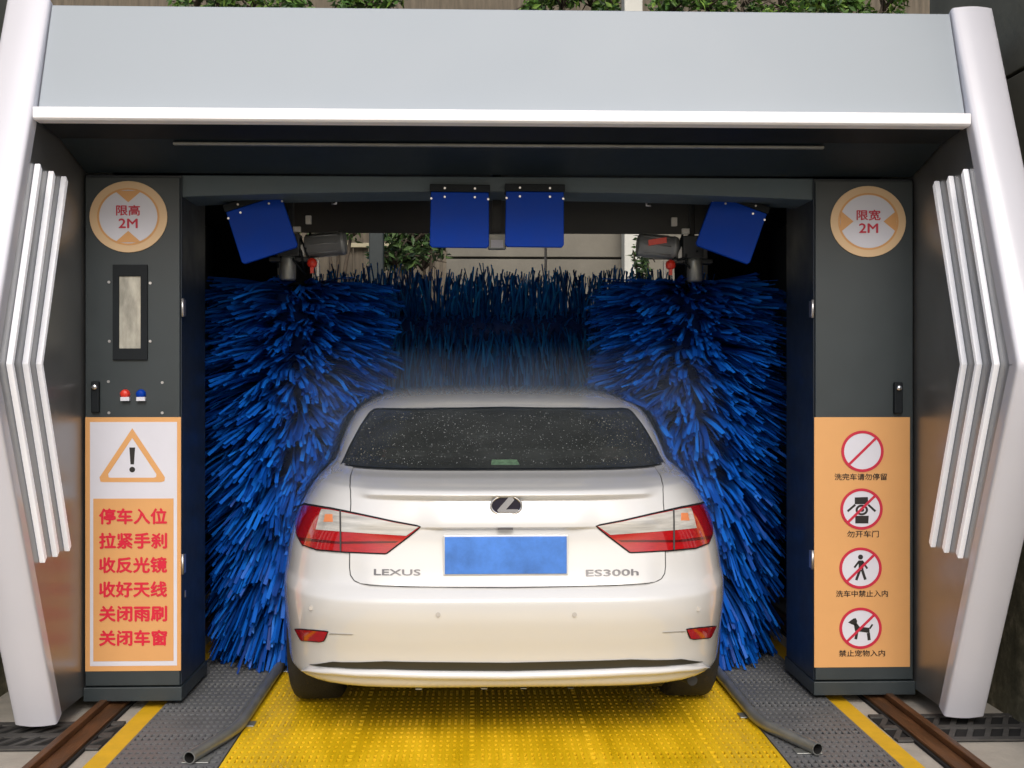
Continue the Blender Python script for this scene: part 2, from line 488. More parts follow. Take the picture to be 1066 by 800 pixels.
# rear: stone panel wall, white post, plank fence, trees
BW = 12.5
t = thing('rear_wall', (2, BW, 0), 'beige stone panel wall behind the bay beside the white post', 'wall')
bk = MB().box(-0.4, 6, BW + 0.06, BW + 0.4, 0, 4.9).build('joint_backing', M['car_gap'], t)
wx = [-0.4, 0.75, P(649, 250, BW)[0], 3.3, 5.0]
wz = [0, P(600, 269, BW)[1] - 1.3, P(600, 269, BW)[1], P(600, 269, BW)[1] + 1.3, P(600, 269, BW)[1] + 2.2, 4.95]
for a, b in zip(wz[:-1], wz[1:]):
    c = MB()
    for p, q in zip(wx[:-1], wx[1:]):
        c.box(p + 0.012, q - 0.012, BW, BW + 0.1, a + 0.012, b - 0.012)
    c.build('panel_course', M['panel_beige'], t, bevel=0.006)
px0, px1 = P(650, 250, 12.2)[0], P(669, 250, 12.2)[0]
tag(MB().box(px0, px1, 12.2, 12.45, 0, 7.4).build('white_post', M['post_white'], bevel=0.01), 'off-white square post standing before the beige panel wall behind the bay', 'post')

t = thing('plank_fence', (-2.4, 12.0, 0), 'brown plank fence behind the bay with a pale top rail', 'fence')
c = MB()
x = -5.0
while x < -0.35:
    w = random.uniform(0.11, 0.16)
    c.box(x, x + w - 0.012, 12.0 + random.uniform(0, .015), 12.04, 0, P(400, 257, 12.0)[1] + random.uniform(-.03, .03))
    x += w
c.build('boards', M['plank'], t)
MB().box(-5, -0.35, 11.93, 11.985, P(400, 258.5, 12)[1], P(400, 254, 12)[1]).build('top_rail', M['pale_rail'], t, bevel=0.004)
tag(MB().box(-6, 8, 15.0, 15.3, 0, 8).build('plank_wall', M['plank']), 'weathered brown boarded wall rising above the plank fence', 'wall')
q0, q1 = P(384, 250, 10.5)[0], P(399, 250, 10.5)[0]
tag(MB().box(q0, q1, 10.5, 10.62, 0, 4.3).build('dark_post', M['dark_post'], bevel=0.01), 'dark green steel post standing before the plank fence behind the bay', 'post')

def leaves(mb, c, rad, n, size, squash=1.0):
    for _ in range(n):
        while True:
            d = Vector((random.uniform(-1, 1), random.uniform(-1, 1), random.uniform(-1, 1)))
            if d.length < 1: break
        p = Vector(c) + Vector((d.x * rad[0], d.y * rad[1], d.z * rad[2] * squash))
        a = Vector((random.uniform(-1, 1), random.uniform(-1, 1), random.uniform(-1, 0.4))).normalized()
        b = a.cross(Vector((random.uniform(-1, 1), random.uniform(-1, 1), random.uniform(-1, 1)))).normalized()
        L = size * random.uniform(0.6, 1.3); W = L * 0.42
        nrm = a.cross(b)
        mb.add([p, p + a * L * .45 + b * W * .5 + nrm * L * .06, p + a * L, p + a * L * .45 - b * W * .5 + nrm * L * .06, p + a * L * .5],
               [(0, 1, 4), (1, 2, 4), (2, 3, 4), (3, 0, 4)])
def shrub(name, base, clumps, n, size, m, label, cat='shrub', group=None):
    t = thing(name, base, label, cat, group)
    s = MB()
    lf = MB()
    B = Vector(base)
    for c, rad in clumps:
        C = Vector(c)
        k = 5
        bend = Vector((random.uniform(-.15, .15), random.uniform(-.1, .1), 0))
        pts = [B.lerp(C, i / k) + bend * math.sin(math.pi * i / k) for i in range(k + 1)]
        h = (C - B).length
        s.tube(pts, [0.035 * (1 - 0.7 * i / k) * min(1.6, 0.6 + h / 4) for i in range(k + 1)], 7)
        for _ in range(7):
            d = Vector((random.uniform(-1, 1) * rad[0], random.uniform(-1, 1) * rad[1], random.uniform(-.8, 1) * rad[2]))
            s.tube([C - Vector((0, 0, .12)), C + d * .5, C + d], [.014, .009, .004], 5)
        # several uneven leaf clumps within each crown
        for _ in range(5):
            d = Vector((random.uniform(-.7, .7) * rad[0], random.uniform(-.7, .7) * rad[1], random.uniform(-.7, .7) * rad[2]))
            f = random.uniform(.35, .65)
            leaves(lf, C + d, (rad[0] * f, rad[1] * f, rad[2] * f), n // 5, size)
    s.build('trunk', M['stem'], t)
    lf.build('crown', m, t, fixn=False)
    return t
def at(px, py, Y):
    a = P(px, py, Y); return (a[0], Y, a[1])
# the tree seen through the bay
c1 = at(430, 240, 10.9); c2 = at(412, 262, 10.9); c3 = at(440, 268, 11.1); c4 = at(455, 225, 11.0)
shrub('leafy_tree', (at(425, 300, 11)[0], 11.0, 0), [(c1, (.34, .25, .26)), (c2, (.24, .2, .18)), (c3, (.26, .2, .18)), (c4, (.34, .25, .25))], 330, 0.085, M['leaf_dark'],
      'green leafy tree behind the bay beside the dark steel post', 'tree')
k1 = at(352, 236, 11.4); k2 = at(340, 246, 11.3); k3 = at(368, 232, 11.3)
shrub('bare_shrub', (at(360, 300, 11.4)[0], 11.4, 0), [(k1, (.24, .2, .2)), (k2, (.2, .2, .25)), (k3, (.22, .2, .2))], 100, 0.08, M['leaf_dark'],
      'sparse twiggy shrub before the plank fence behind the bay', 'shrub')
k1 = at(665, 285, 10.2); k2 = at(672, 255, 10.2)
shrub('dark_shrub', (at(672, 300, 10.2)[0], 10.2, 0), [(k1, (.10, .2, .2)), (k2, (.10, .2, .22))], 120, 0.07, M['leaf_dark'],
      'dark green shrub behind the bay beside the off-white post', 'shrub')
# foliage showing above the fascia
def high(px_list, label, n=260, Y=13.6, py=0, base_px=None):
    cl = []
    for px, r in px_list:
        a = at(px, py + random.uniform(-5, 3), Y)
        cl.append((a, (r * 1.35, .3, .26)))
    bx = at(base_px or px_list[0][0], 400, Y)[0]
    shrub('tall_shrub', (bx, Y + .25, 0), cl, n, 0.10, M['leaf'], label, 'shrub', 'shrubs showing above the fascia')
high([(205, .22), (228, .2), (262, .2), (292, .2)], 'bright green shrub showing above the fascia, the one nearest the warning triangle side', 300, base_px=240)
high([(362, .14), (385, .2), (404, .16)], 'bright green shrub above the fascia, second from the warning triangle side', 300, base_px=290)
high([(555, .2), (585, .22), (615, .22), (636, .15)], 'bright green shrub above the fascia, next to the off-white post', 330, base_px=700)
high([(700, .2), (735, .25), (772, .25), (812, .25), (850, .25), (885, .22), (920, .2)], 'wide dense green shrub above the fascia, nearest the prohibition symbol side', 430, base_px=800)

# ================================================================== THE GANTRY
prof_y = [(4.87, 2.972), (4.27, 1.50), (4.95, 0.045)]          # front edge of a side frame, top to bottom (y, z)
G = thing('wash_gantry', (CX, 6.4, 0), 'white and charcoal wash gantry portal standing over the car', 'car wash gantry')
for sgn, X in ((-1, XL), (1, XR)):
    # side frame sheet, set back behind the rounded white edging
    sb = 0.055
    poly = [(prof_y[0][0] + sb, 2.94), (prof_y[1][0] + sb, 1.50), (prof_y[2][0] + sb, 0.07), (8.2, 0.07), (8.2, 2.80), (6.6, 2.94)]
    x0, x1 = (X - TH + 0.004, X) if sgn < 0 else (X, X + TH - 0.004)
    MB().yz(poly, x0, x1).build('side_panel', M['mirror_dark'], G)
    # rounded white edging swept along the kinked front edge
    mb = MB()
    cs = [(-0.5, 0.06), (-0.5, 0.016), (-0.495, 0.006), (-0.48, 0.0), (-0.45, -0.004)] + [(-0.45 + 0.9 * i / 10, -0.004 - 0.011 * math.sin(math.pi * i / 10)) for i in range(1, 10)] + [(0.45, -0.004), (0.48, 0.0), (0.495, 0.006), (0.5, 0.016), (0.5, 0.06)]
    # refine the path so that the kink is slightly rounded
    path = []
    A, B, C3 = [Vector(p) for p in prof_y]
    for i in range(6): path.append(A.lerp(B, i / 6 * 0.985))
    for i in range(5):
        u = i / 4; q0 = A.lerp(B, 0.985); q2 = B.lerp(C3, 0.015)
        path.append(q0.lerp(B, u).lerp(B.lerp(q2, u), u))
    for i in range(1, 7): path.append(B.lerp(C3, 0.015 + i / 6 * 0.985))
    vs, fs = [], []
    xm = X + sgn * TH / 2
    for i, p in enumerate(path):
        a = path[max(0, i - 1)]; b = path[min(len(path) - 1, i + 1)]
        tdir = (b - a).normalized()
        nb = Vector((-tdir.y, tdir.x))            # points to the back (+y)
        if nb.x < 0: nb = -nb
        for (u, w) in cs:
            q = p + nb * w
            vs.append((xm + u * (TH + 0.012), q.x, q.y))
    n = len(cs)
    for i in range(len(path) - 1):
        for k in range(n - 1):
            fs.append((i * n + k, i * n + k + 1, (i + 1) * n + k + 1, (i + 1) * n + k))
        fs.append((i * n + n - 1, i * n, (i + 1) * n, (i + 1) * n + n - 1))
    mb.add(vs, fs, True)
    mb.f.append(tuple(range(n))); mb.sm.append(False)
    mb.f.append(tuple((len(path) - 1) * n + k for k in range(n))[::-1]); mb.sm.append(False)
    o = mb.build('pillar', M['pillar_white'], G)
    md = o.modifiers.new('edge', 'EDGE_SPLIT'); md.split_angle = R(50)
    # three silver chevron bars on the inner face
    tops = [(42, 171), (56, 178.5), (69, 184)]
    mids = [(12.5, 379), (29, 379), (43, 379)]
    bots = [(47, 586), (60, 580), (72.5, 574)]
    for a, b, c in zip(tops, mids, bots):
        pts = [PX(*a, XL + .02), PX(*b, XL + .02), PX(*c, XL + .02)]
        ww = 0.012
        pl = [(pts[0][0] - ww, pts[0][1]), (pts[1][0] - ww, pts[1][1]), (pts[2][0] - ww, pts[2][1]),
              (pts[2][0] + ww, pts[2][1] + .02), (pts[1][0] + ww, pts[1][1]), (pts[0][0] + ww, pts[0][1] - .02)]
        xa, xb = (X + 0.002, X + 0.024) if sgn < 0 else (X - 0.024, X - 0.002)
        MB().yz(pl, xa, xb).build('chevron_bar', M['chevron_added_glow'], G, bevel=0.003)
# fascia board and silver strip below it
iL, iR = XL + 0.010, XR - 0.010
fy = lambda z: 4.86 + (z - 2.955) * (4.86 - 4.36) / (2.955 - 1.50) + 0.018
MB().yz([(fy(2.952), 2.952), (fy(2.502), 2.502), (fy(2.502) + .04, 2.502), (fy(2.952) + .04, 2.952)], iL, iR).build('fascia', M['fascia'], G, bevel=0.004)
MB().yz([(4.665, 2.496), (4.665, 2.455), (4.675, 2.448), (4.74, 2.448), (4.74, 2.500), (4.68, 2.500)], iL, iR).build('silver_strip', M['alu'], G, bevel=0.002)
# canopy underside in two slopes, with a slim unlit light bar
MB().yz([(4.742, 2.452), (4.95, 2.432), (4.95, 2.46), (4.742, 2.48)], iL, iR).build('canopy_lip', M['black'], G)
MB().yz([(4.952, 2.436), (5.30, 2.352), (5.30, 2.39), (4.952, 2.47)], iL, iR).build('canopy_soffit', M['canopy'], G)
lx0, lx1 = P(180, 150, 4.97)[0], P(858, 150, 4.97)[0]
MB().box(lx0, lx1, 4.965, 4.99, 2.412, 2.424).build('light_bar', M['galv'], G, bevel=0.003)
MB().box(XL + .004, XR - .004, 4.90, 8.2, 2.56, 2.62).build('roof', M['canopy'], G)
# lintel between the cabinets, its lower edge slightly arched
lp = [(XL + .004, 2.348), (XR - .004, 2.348)]
n = 16
x0, x1 = P(190, 300, 5.3)[0], P(846, 300, 5.3)[0]
for i in range(n + 1):
    u = 1 - i / n
    lp.append((x0 + (x1 - x0) * u, 2.252 + 0.030 * (1 - (2 * u - 1) ** 2)))
lp += [(XL + .004, 2.252)]
lp.insert(2, (XR - .004, 2.252))
MB().xz(lp, 5.325, 5.60).build('lintel', M['charcoal_light'], G, bevel=0.004)
MB().box(XL + .004, XR - .004, 5.61, 8.0, 2.42, 2.45).build('inner_ceiling', M['black'], G)
MB().box(XL + .004, XR - .004, 7.9, 8.19, P(500, 228, 7.9)[1], 2.9).build('rear_beam', M['black'], G)
MB().box(XL + .004, XL + .42, 7.9, 8.18, .08, P(500, 228, 7.9)[1] - .003).build('rear_column', M['black'], G)
MB().box(XR - .42, XR - .004, 7.9, 8.18, .08, P(500, 228, 7.9)[1] - .003).build('rear_column', M['black'], G)
for sgn, X in ((-1, XL), (1, XR)):
    x0, x1 = (X + .003, X + .02) if sgn < 0 else (X - .02, X - .003)
    MB().box(x0, x1, 5.79, 7.89, .1, 2.41).build('inner_liner', M['black'], G)
    # running gear on the rail
    xr = -1.58 if sgn < 0 else 1.82
    for yy in (5.45, 7.8):
        mb = MB()
        mb.lathe([(0.0, -.02), (.035, -.02), (.04, -.012), (.04, .012), (.035, .02), (0, .02)], (xr, yy, .092), 'x', 20)
        mb.build('rail_wheel', M['iron'], G)

# ================================================================== CABINETS AND SIGNS
YC = 5.30
def cabinet(xa, xb, side, label):
    t = thing('control_cabinet', ((xa + xb) / 2, 5.5, 0.04), label, 'cabinet', 'charcoal cabinets flanking the bay')
    zt, zb, zp = 2.345, 0.108, 0.045
    body = MB().box(xa, xb, YC + .012, 5.775, zb, zt).build('cabinet_body', M['navy'], t, bevel=0.003)
    MB().box(xa - .004, xb + .006 * 1, YC - .012, 5.79, zp, zb - .003).build('plinth', M['charcoal'], t, bevel=0.003)
    dz0, dz1 = zb + .004, zt - .012
    d = MB().box(xa + .004, xb - .004, YC - .008, YC + .009, dz0, dz1).build('door', M['charcoal'], t, bevel=0.003)
    return t, d
# ---- cabinet with the screen and buttons
xa, xb = XL + .006, P(188.5, 400, YC)[0]
CL, DL = cabinet(xa, xb, -1, 'charcoal cabinet with a narrow display window and push buttons')
F = YC - .008
MB().ring(prect(118, 276, 154, 375, F), prect(124.5, 288, 147, 363, F), F - .012, F + .001).build('window_frame', M['black'], CL, bevel=0.002)
MB().xz(prect(124.4, 287.9, 147.1, 363.1, F), F - .004, F + .001).build('display_window', mat('window_reflection_tone', (0.38, 0.37, 0.32), 0.12, noise=0.45, nscale=7, spec=0.7, stretch=(3, 1, 1)), CL)  # beige colour raised to carry the window's reflections
for px, py in ((113.5, 294), (156.5, 295), (114, 355.5), (156.5, 355.5), (113, 397.5), (169, 398.5), (113.5, 430), (169, 430)):
    a = P(px, py, F)
    MB().disc((a[0], F, a[1]), .006, .004).build('bolt', M['bolt'], CL)
for px, mm, col in ((130.5, 'valve_red', 'red'), (147, 'blue_panel', 'blue')):
    a = P(px, 410.5, F)
    b = MB()
    b.lathe([(0, -.022), (.014, -.022), (.019, -.016), (.019, -.006), (.021, -.004), (.021, 0)], (a[0], F, a[1]), 'y', 24)
    o = b.build('push_button', M[mm], CL); o['label'] = col + ' round push button'
    MB().xz(prect(px - 4, 413.5, px + 5, 417.5, F - .005), F - .0225, F - .002).build('button_tag', M['sign_white'], o)
def handle(t, px0, py0, px1, py1):
    h = MB().xz(prect(px0, py0, px1, py1, F), F - .022, F + .001).build('door_handle', M['black'], t, bevel=0.006)
    a = P((px0 + px1) / 2, py0 + 6, F)
    MB().lathe([(0, -.034), (.010, -.034), (.013, -.028), (.013, -.02)], (a[0], F, a[1]), 'y', 18).build('lock_barrel', M['chrome'], h)
handle(CL, 96, 397, 104.5, 430)
def hinges(t, x_edge, sgn, rows):
    for (y0, y1) in rows:
        z0, z1 = P(190, y1, YC)[1], P(190, y0, YC)[1]
        h = MB()
        h.tube([(x_edge + sgn * .007, YC - .002, z0), (x_edge + sgn * .007, YC - .002, z1)], .007, 12)
        h.box(min(x_edge + sgn * .001, x_edge + sgn * .013), max(x_edge + sgn * .001, x_edge + sgn * .013), YC + .0, YC + .035, z0 + .004, z1 - .004)
        h.build('hinge', M['bolt'], t)
hinges(CL, xb, 1, ((311, 330), (577, 598)))
MB().box(xb - .008, xb + .0015, YC + .07, YC + .085, P(190, 625, YC)[1], P(190, 618, YC)[1]).build('bolt', M['bolt'], CL)

# ---- plain cabinet
xc, xd = P(847.5, 400, YC)[0], XR - .006
CR, DR = cabinet(xc, xd, 1, 'charcoal cabinet with a plain door and a black lock handle')
handle(CR, 929.5, 398, 938.5, 431)
hinges(CR, xc, -1, ((311, 330), (576, 596)))

# ---- round limit signs
def round_sign(px, py, rx, ry, name, label, words, horiz):
    t = thing(name, (P(px, py, F)[0], F, P(px, py, F)[1]), label, 'sign', 'round orange and white limit signs')
    MB().xz(pe(px, py, rx, ry, F), F - .006, F - .0005).build('rim', M['cream'], t, bevel=0.0015)
    MB().ring(pe(px, py, rx * .80, ry * .80, F), pe(px, py, rx * .755, ry * .755, F), F - .0076, F - .0058).build('ring_line', M['orange'], t)
    MB().xz(pe(px, py, rx * .745, ry * .745, F), F - .0074, F - .0059).build('sign_face', M['sign_white'], t)
    for s in (-1, 1):
        if horiz:
            tri = [(px + s * rx * .74, py - ry * .30), (px + s * rx * .74, py + ry * .30), (px + s * rx * .40, py)]
        else:
            tri = [(px - rx * .34, py + s * ry * .72), (px + rx * .34, py + s * ry * .72), (px, py + s * ry * .40)]
        MB().xz(pp(tri, F), F - .0092, F - .0072).build('arrow', M['orange'], t)
    text_px(words[0], px - 12.5, py - 12, px + 12.5, py - 1, F, .0095, .018).build('lettering', M['sign_crimson'], t, fixn=False)
    text_px(words[1], px - 10, py + 2, px + 10, py + 12, F, .0095, .02).build('lettering', M['sign_crimson'], t, fixn=False)
round_sign(134, 226, 40.5, 37.2, 'height_limit_sign', 'round cream and white sign reading 限高 2M above the display window', ('限高', '2M'), False)
round_sign(903.5, 231, 39.2, 37, 'width_limit_sign', 'round cream and white sign reading 限宽 2M on the plain cabinet', ('限宽', '2M'), True)

# ---- instruction poster with the warning triangle
W = thing('instruction_sign', (P(138, 565, F)[0], F, P(138, 565, F)[1]), 'orange poster with warning triangle and six lines of red Chinese lettering', 'sign')
MB().xz(prect(89, 434.5, 188.5, 699, F), F - .003, F - .0005).build('sign_board', M['orange'], W)
MB().xz(prect(94, 439.5, 184.5, 693.5, F), F - .0042, F - .0029).build('white_field', M['sign_white'], W)
MB().xz(prect(97.5, 519, 181, 688.5, F), F - .0054, F - .0041).build('text_field', M['orange'], W)
tri_o = [(138, 446), (104, 497), (105, 501.5), (108, 502), (168, 502), (171.5, 501), (172, 497)]
def shrink(poly, k, c):
    return [(c[0] + (x - c[0]) * k, c[1] + (y - c[1]) * k) for x, y in poly]
MB().ring(pp(tri_o, F), pp(shrink(tri_o, .74, (138, 484.5)), F), F - .0056, F - .0041).build('warning_triangle', M['orange'], W)
mb = MB()
mb.xz(pp([(135, 466), (141, 466), (139.8, 483.5), (136.2, 483.5)], F), F - .0056, F - .0041)
mb.xz(pe(138, 489, 3, 2.9, F, 16), F - .0056, F - .0041)
mb.build('exclamation_mark', M['ink'], W)
for i, s in enumerate(('停车入位', '拉紧手刹', '收反光镜', '收好天线', '关闭雨刷', '关闭车窗')):
    yc = 537.5 + i * 25.3
    text_px(s, 103.5, yc - 8.6, 174.5, yc + 8.6, F, .0072, .034).build('lettering', M['sign_red'], W, fixn=False)

# ---- prohibition poster
Q = thing('prohibition_sign', (P(897, 565, F)[0], F, P(897, 565, F)[1]), 'orange poster with four red and white prohibition symbols', 'sign')
MB().xz(prect(847.5, 434.5, 947, 695, F), F - .003, F - .0005).build('sign_board', M['orange'], Q)
def leg(x0, y0, x1, y1, w):
    dx, dy = x1 - x0, y1 - y0; L = math.hypot(dx, dy); a, b = -dy / L * w / 2, dx / L * w / 2
    return [(x0 + a, y0 + b), (x1 + a, y1 + b), (x1 - a, y1 - b), (x0 - a, y0 - b)]
icons = [(897.5, 470, '洗完车请勿停留', 496.5, 868.5, 923), (896.5, 530, '勿开车门', 556, 881.5, 914.5),
         (895.5, 591.5, '洗车中禁止入内', 618, 870, 924), (895.5, 654, '禁止宠物入内', 680, 873, 921)]
for i, (cx, cy, cap, ty, tx0, tx1) in enumerate(icons):
    y1 = F - .0042
    sy = MB().xz(pe(cx, cy, 21, 20.5, F), y1, F - .0029).build('symbol', M['sign_white'], Q)
    ic = MB()
    a, b = F - .0052, F - .0041
    if i == 1:      # car seen from above with open doors
        ic.xz(pp([(cx - 7, cy - 12), (cx + 6.5, cy - 12.5), (cx + 7, cy - 5), (cx - 7, cy - 5)], F), a, b)
        ic.xz(pp([(cx - 6.5, cy + 7), (cx + 7.5, cy + 7), (cx + 7, cy + 15), (cx - 6.5, cy + 15)], F), a, b)
        ic.xz(pp(leg(cx - 6.5, cy - 4.5, cx - 14.5, cy + 2.5, 2.2), F), a, b)
        ic.xz(pp(leg(cx + 7, cy - 4.5, cx + 14.5, cy + 2.5, 2.2), F), a, b)
        ic.ring(pe(cx + .3, cy + 1, 6.5, 5.6, F, 24), pe(cx + .3, cy + 1, 4.2, 3.4, F, 24), a, b)
        ic.xz(pe(cx + .3, cy + 1, 2.5, 2, F, 16), a, b)
    if i == 2:      # walking figure
        ic.xz(pe(cx, cy - 11.5, 2.6, 2.6, F, 18), a, b)
        ic.xz(pp([(cx - 2, cy - 8), (cx + 2.6, cy - 8), (cx + 3, cy + 1.5), (cx - 2, cy + 1.5)], F), a, b)
        ic.xz(pp(leg(cx - 1.5, cy - 7, cx - 6.5, cy - .5, 2), F), a, b)
        ic.xz(pp(leg(cx + 2, cy - 7, cx + 7, cy + .5, 2), F), a, b)
        ic.xz(pp(leg(cx - .5, cy + 1.6, cx - 4.5, cy + 12.5, 2.6), F), a, b)
        ic.xz(pp(leg(cx + 1.6, cy + 1.6, cx + 5, cy + 12, 2.8), F), a, b)
    if i == 3:      # dog
        ic.xz(pp([(cx - 13, cy - 6), (cx - 7.5, cy - 10), (cx - 5, cy - 10.5), (cx - 3.5, cy - 7.5), (cx - 4.5, cy - 2.5), (cx - 9, cy - 4)], F), a, b)
        ic.xz(pp([(cx - 7, cy - 4), (cx - 3.6, cy - 5), (cx - 1, cy - 1.5), (cx + 9.2, cy - .5), (cx + 9.5, cy + 5), (cx - 1, cy + 3.5), (cx - 5.5, cy + 4)], F), a, b)
        ic.xz(pp(leg(cx - 3.6, cy + 3.6, cx - 5, cy + 11.5, 2.8), F), a, b)
        ic.xz(pp(leg(cx + 8.1, cy + 5.0, cx + 9, cy + 12.5, 3.2), F), a, b)
        ic.xz(pp(leg(cx + 9.4, cy + .5, cx + 12.5, cy - 4, 1.8), F), a, b)
    if ic.v:
        ic.build('pictogram', M['ink'], sy)
    MB().ring(pe(cx, cy, 22, 21.5, F), pe(cx, cy, 19.2, 18.7, F), F - .0062, F - .0043).build('red_ring', M['sign_crimson'], sy)
    MB().xz(pp(leg(cx - 13.8, cy + 13.5, cx + 13.8, cy - 13.5, 2.6), F), F - .0060, F - .0053).build('slash', M['sign_crimson'], sy)
    text_px(cap, tx0, ty - 3.6, tx1, ty + 3.6, F, .0045, .012).build('lettering', M['ink'], Q, fixn=False)

# ================================================================== DRYER NOZZLES, MOTORS
def nozzle(px, py, w, h, Y, rot, label, top_black, proto=None):
    x, z = P(px, py, Y)
    if proto is None:
        t = thing('dryer_nozzle', (0, 0, 0), label, 'dryer nozzle', 'blue dryer nozzles under the lintel')
        hw, hh = .13, .122
        sh = MB()
        sh.xz([(-hw * .98, hh), (hw * .98, hh), (hw, -hh * .9), (hw * .93, -hh), (-hw * .93, -hh), (-hw, -hh * .9)], -.012, .012)
        sh.build('front_flap', M['blue_panel'], t, bevel=.004)
        MB().xz([(-hw * .95, hh), (hw * .95, hh), (hw * .9, -hh * .85), (-hw * .9, -hh * .85)], .014, .10).build('nozzle_body', M['black'], t, bevel=.006)
        MB().box(-hw * 1.02, hw * 1.02, -.014, .10, hh + .001, hh + .034).build('clamp_bar', M['black'], t, bevel=.003)
        for sx, zz in ((-.066, hh + .016), (.066, hh + .016), (-.066, hh - .022), (.066, hh - .022), (-hw * .96, hh - .03), (hw * .96, hh - .03)):
            MB().disc((sx, -.0125, zz), .0048, .004).build('bolt', M['bolt'], t)
    else:
        t = copy_tree(proto)
        t['label'] = label
    t.location = (x, Y, z)
    t.rotation_euler = (0, R(rot), 0)
    return t
n0 = nozzle(478.5, 229.5, 62, 58, 5.29, 0.5, 'upright blue dryer nozzle of the middle pair, on the display cabinet side', True)
nozzle(556.5, 229, 60, 58, 5.29, 0.5, 'upright blue dryer nozzle of the middle pair, on the plain cabinet side', True, n0)
a = nozzle(273, 239.5, 64, 58, 5.50, -18, 'tilted blue dryer nozzle under the lintel above the brush beside the display cabinet', False, n0)
b = nozzle(761, 239.5, 64, 58, 5.50, 20, 'tilted blue dryer nozzle under the lintel above the brush beside the plain cabinet', False, n0)
a.scale = b.scale = (1.02, 1, 1.02)

# small white lamp between the two upright nozzles
lx, lz = P(517.5, 248, 5.55)
t = thing('bay_lamp', (lx, 5.6, lz), 'small white lamp box hanging between the two upright blue nozzles', 'lamp')
MB().xz(prect(508, 243, 527, 259, 5.55), 5.55, 5.62).build('lamp_housing', M['galv'], t, bevel=.006)
MB().xz(prect(511, 250, 524, 258, 5.55), 5.545, 5.5495).build('lamp_lens', M['sign_white'], t)
MB().box(lx - .02, lx + .02, 5.57, 5.60, P(517, 243.3, 5.55)[1], 2.418).build('hanger', M['dark_metal'], t)

def motor(cx, cy, sgn, label, red):
    Y = 5.85
    x, z = P(cx, cy, Y)
    t = thing('brush_motor', (x, Y, z), label, 'motor', 'grey geared motors above the side brushes')
    L = .10
    tilt = math.radians(5) * sgn
    ax = Vector((math.cos(tilt), 0, math.sin(tilt)))
    def along(r, u): return r, u
    pts = [Vector((x, Y, z)) + ax * u for u in (-L, -L * .97, -L * .9, L * .75, L * .78, L)]
    MB().tube(pts, [.035, .048, .056, .056, .060, .052], 22).build('motor_body', M['motor_grey'], t)
    fins = MB()
    for k in range(8):
        an = k / 8 * math.pi * 2
        o = Vector((0, math.cos(an), math.sin(an))) * .056
        fins.tube([Vector((x, Y, z)) + o - ax * L * .7, Vector((x, Y, z)) + o + ax * L * .6], .004, 6)
    fins.build('cooling_fins', M['motor_grey'], t)
    if red:
        MB().xz(pp([(cx - 9, cy - 7), (cx + 10, cy - 10), (cx + 10, cy - 4), (cx - 9, cy - 1)], Y - .062), Y - .0645, Y - .055).build('red_label', M['valve_red'], t)
    g = MB()   # gearbox, bracket, pipes
    gx = x - sgn * .17
    g.box(gx - .05, gx + .05, Y - .05, Y + .06, z - .06, z + .05)
    g.box(gx - .015, gx + .015, Y - .01, Y + .03, z + .05, 2.415)
    g.box(gx - .10, gx + .10, Y - .03, Y + .05, z - .085, z - .061)
    g.build('gearbox', M['dark_metal'], t, bevel=.006)
    v = MB()
    p = P(cx - sgn * 14, cy + 19, Y - .03)
    v.lathe([(0, -.022), (.018, -.020), (.025, -.006), (.025, .006), (.018, .02), (0, .022)], (p[0], Y - .03, p[1]), 'y', 16)
    v.box(p[0] - .008, p[0] + .008, Y - .04, Y - .02, p[1] - .05, p[1] - .01)
    v.build('valve_handle', M['valve_red'], t)
    c = P(cx - sgn * 39, cy + 22, Y - .02)
    fl = MB()
    fl.lathe([(0, -.07), (.030, -.07), (.038, -.062), (.038, .03), (.034, .045), (.016, .052), (.016, .075), (0, .075)], (c[0], Y - .02, c[1]), 'z', 20)
    fl.build('filter_bottle', M['galv'], t)
    w = MB()
    for k in range(5):
        q = P(cx - sgn * random.uniform(14, 50), cy + random.uniform(-24, 8), Y + .01)
        q2 = P(cx - sgn * random.uniform(10, 50), cy + random.uniform(10, 38), Y + .01)
        mid = ((q[0] + q2[0]) / 2 + random.uniform(-.04, .04), Y - .05, (q[1] + q2[1]) / 2)
        w.tube([(q[0], Y + .02, q[1]), mid, (q2[0], Y, q2[1])], .006, 6)
    w.build('hose', M['black'], t)
    for (dx, dy, ww, hh) in ((-18, -26, 3, 4.5), (-30, -16, 4, 3), (-24, 6, 2, 6), (-8, 24, 1.3, 9)):
        MB().xz(pp([(cx + sgn * dx - ww, cy + dy - hh), (cx + sgn * dx + ww, cy + dy - hh), (cx + sgn * dx + ww, cy + dy + hh), (cx + sgn * dx - ww, cy + dy + hh)], Y - .03), Y - .035, Y - .01).build('pipe_fitting', M['white_plastic'], t, bevel=.003)
    h = MB()
    p1 = P(cx + sgn * 6, cy - 43, 5.62); p2 = P(cx + sgn * 10, cy - 44, 5.62)
    h.tube([(p1[0], 5.63, p1[1]), (p1[0] + sgn * .02, 5.63, p1[1]), (p2[0] + sgn * .005, 5.63, p2[1] + .03)], .006, 8)
    h.build('hook', M['bolt'], t)
motor(339, 255, 1, 'plain grey geared motor above the brush beside the display cabinet', False)
motor(684, 257, -1, 'grey geared motor with a red label above the brush beside the plain cabinet', True)

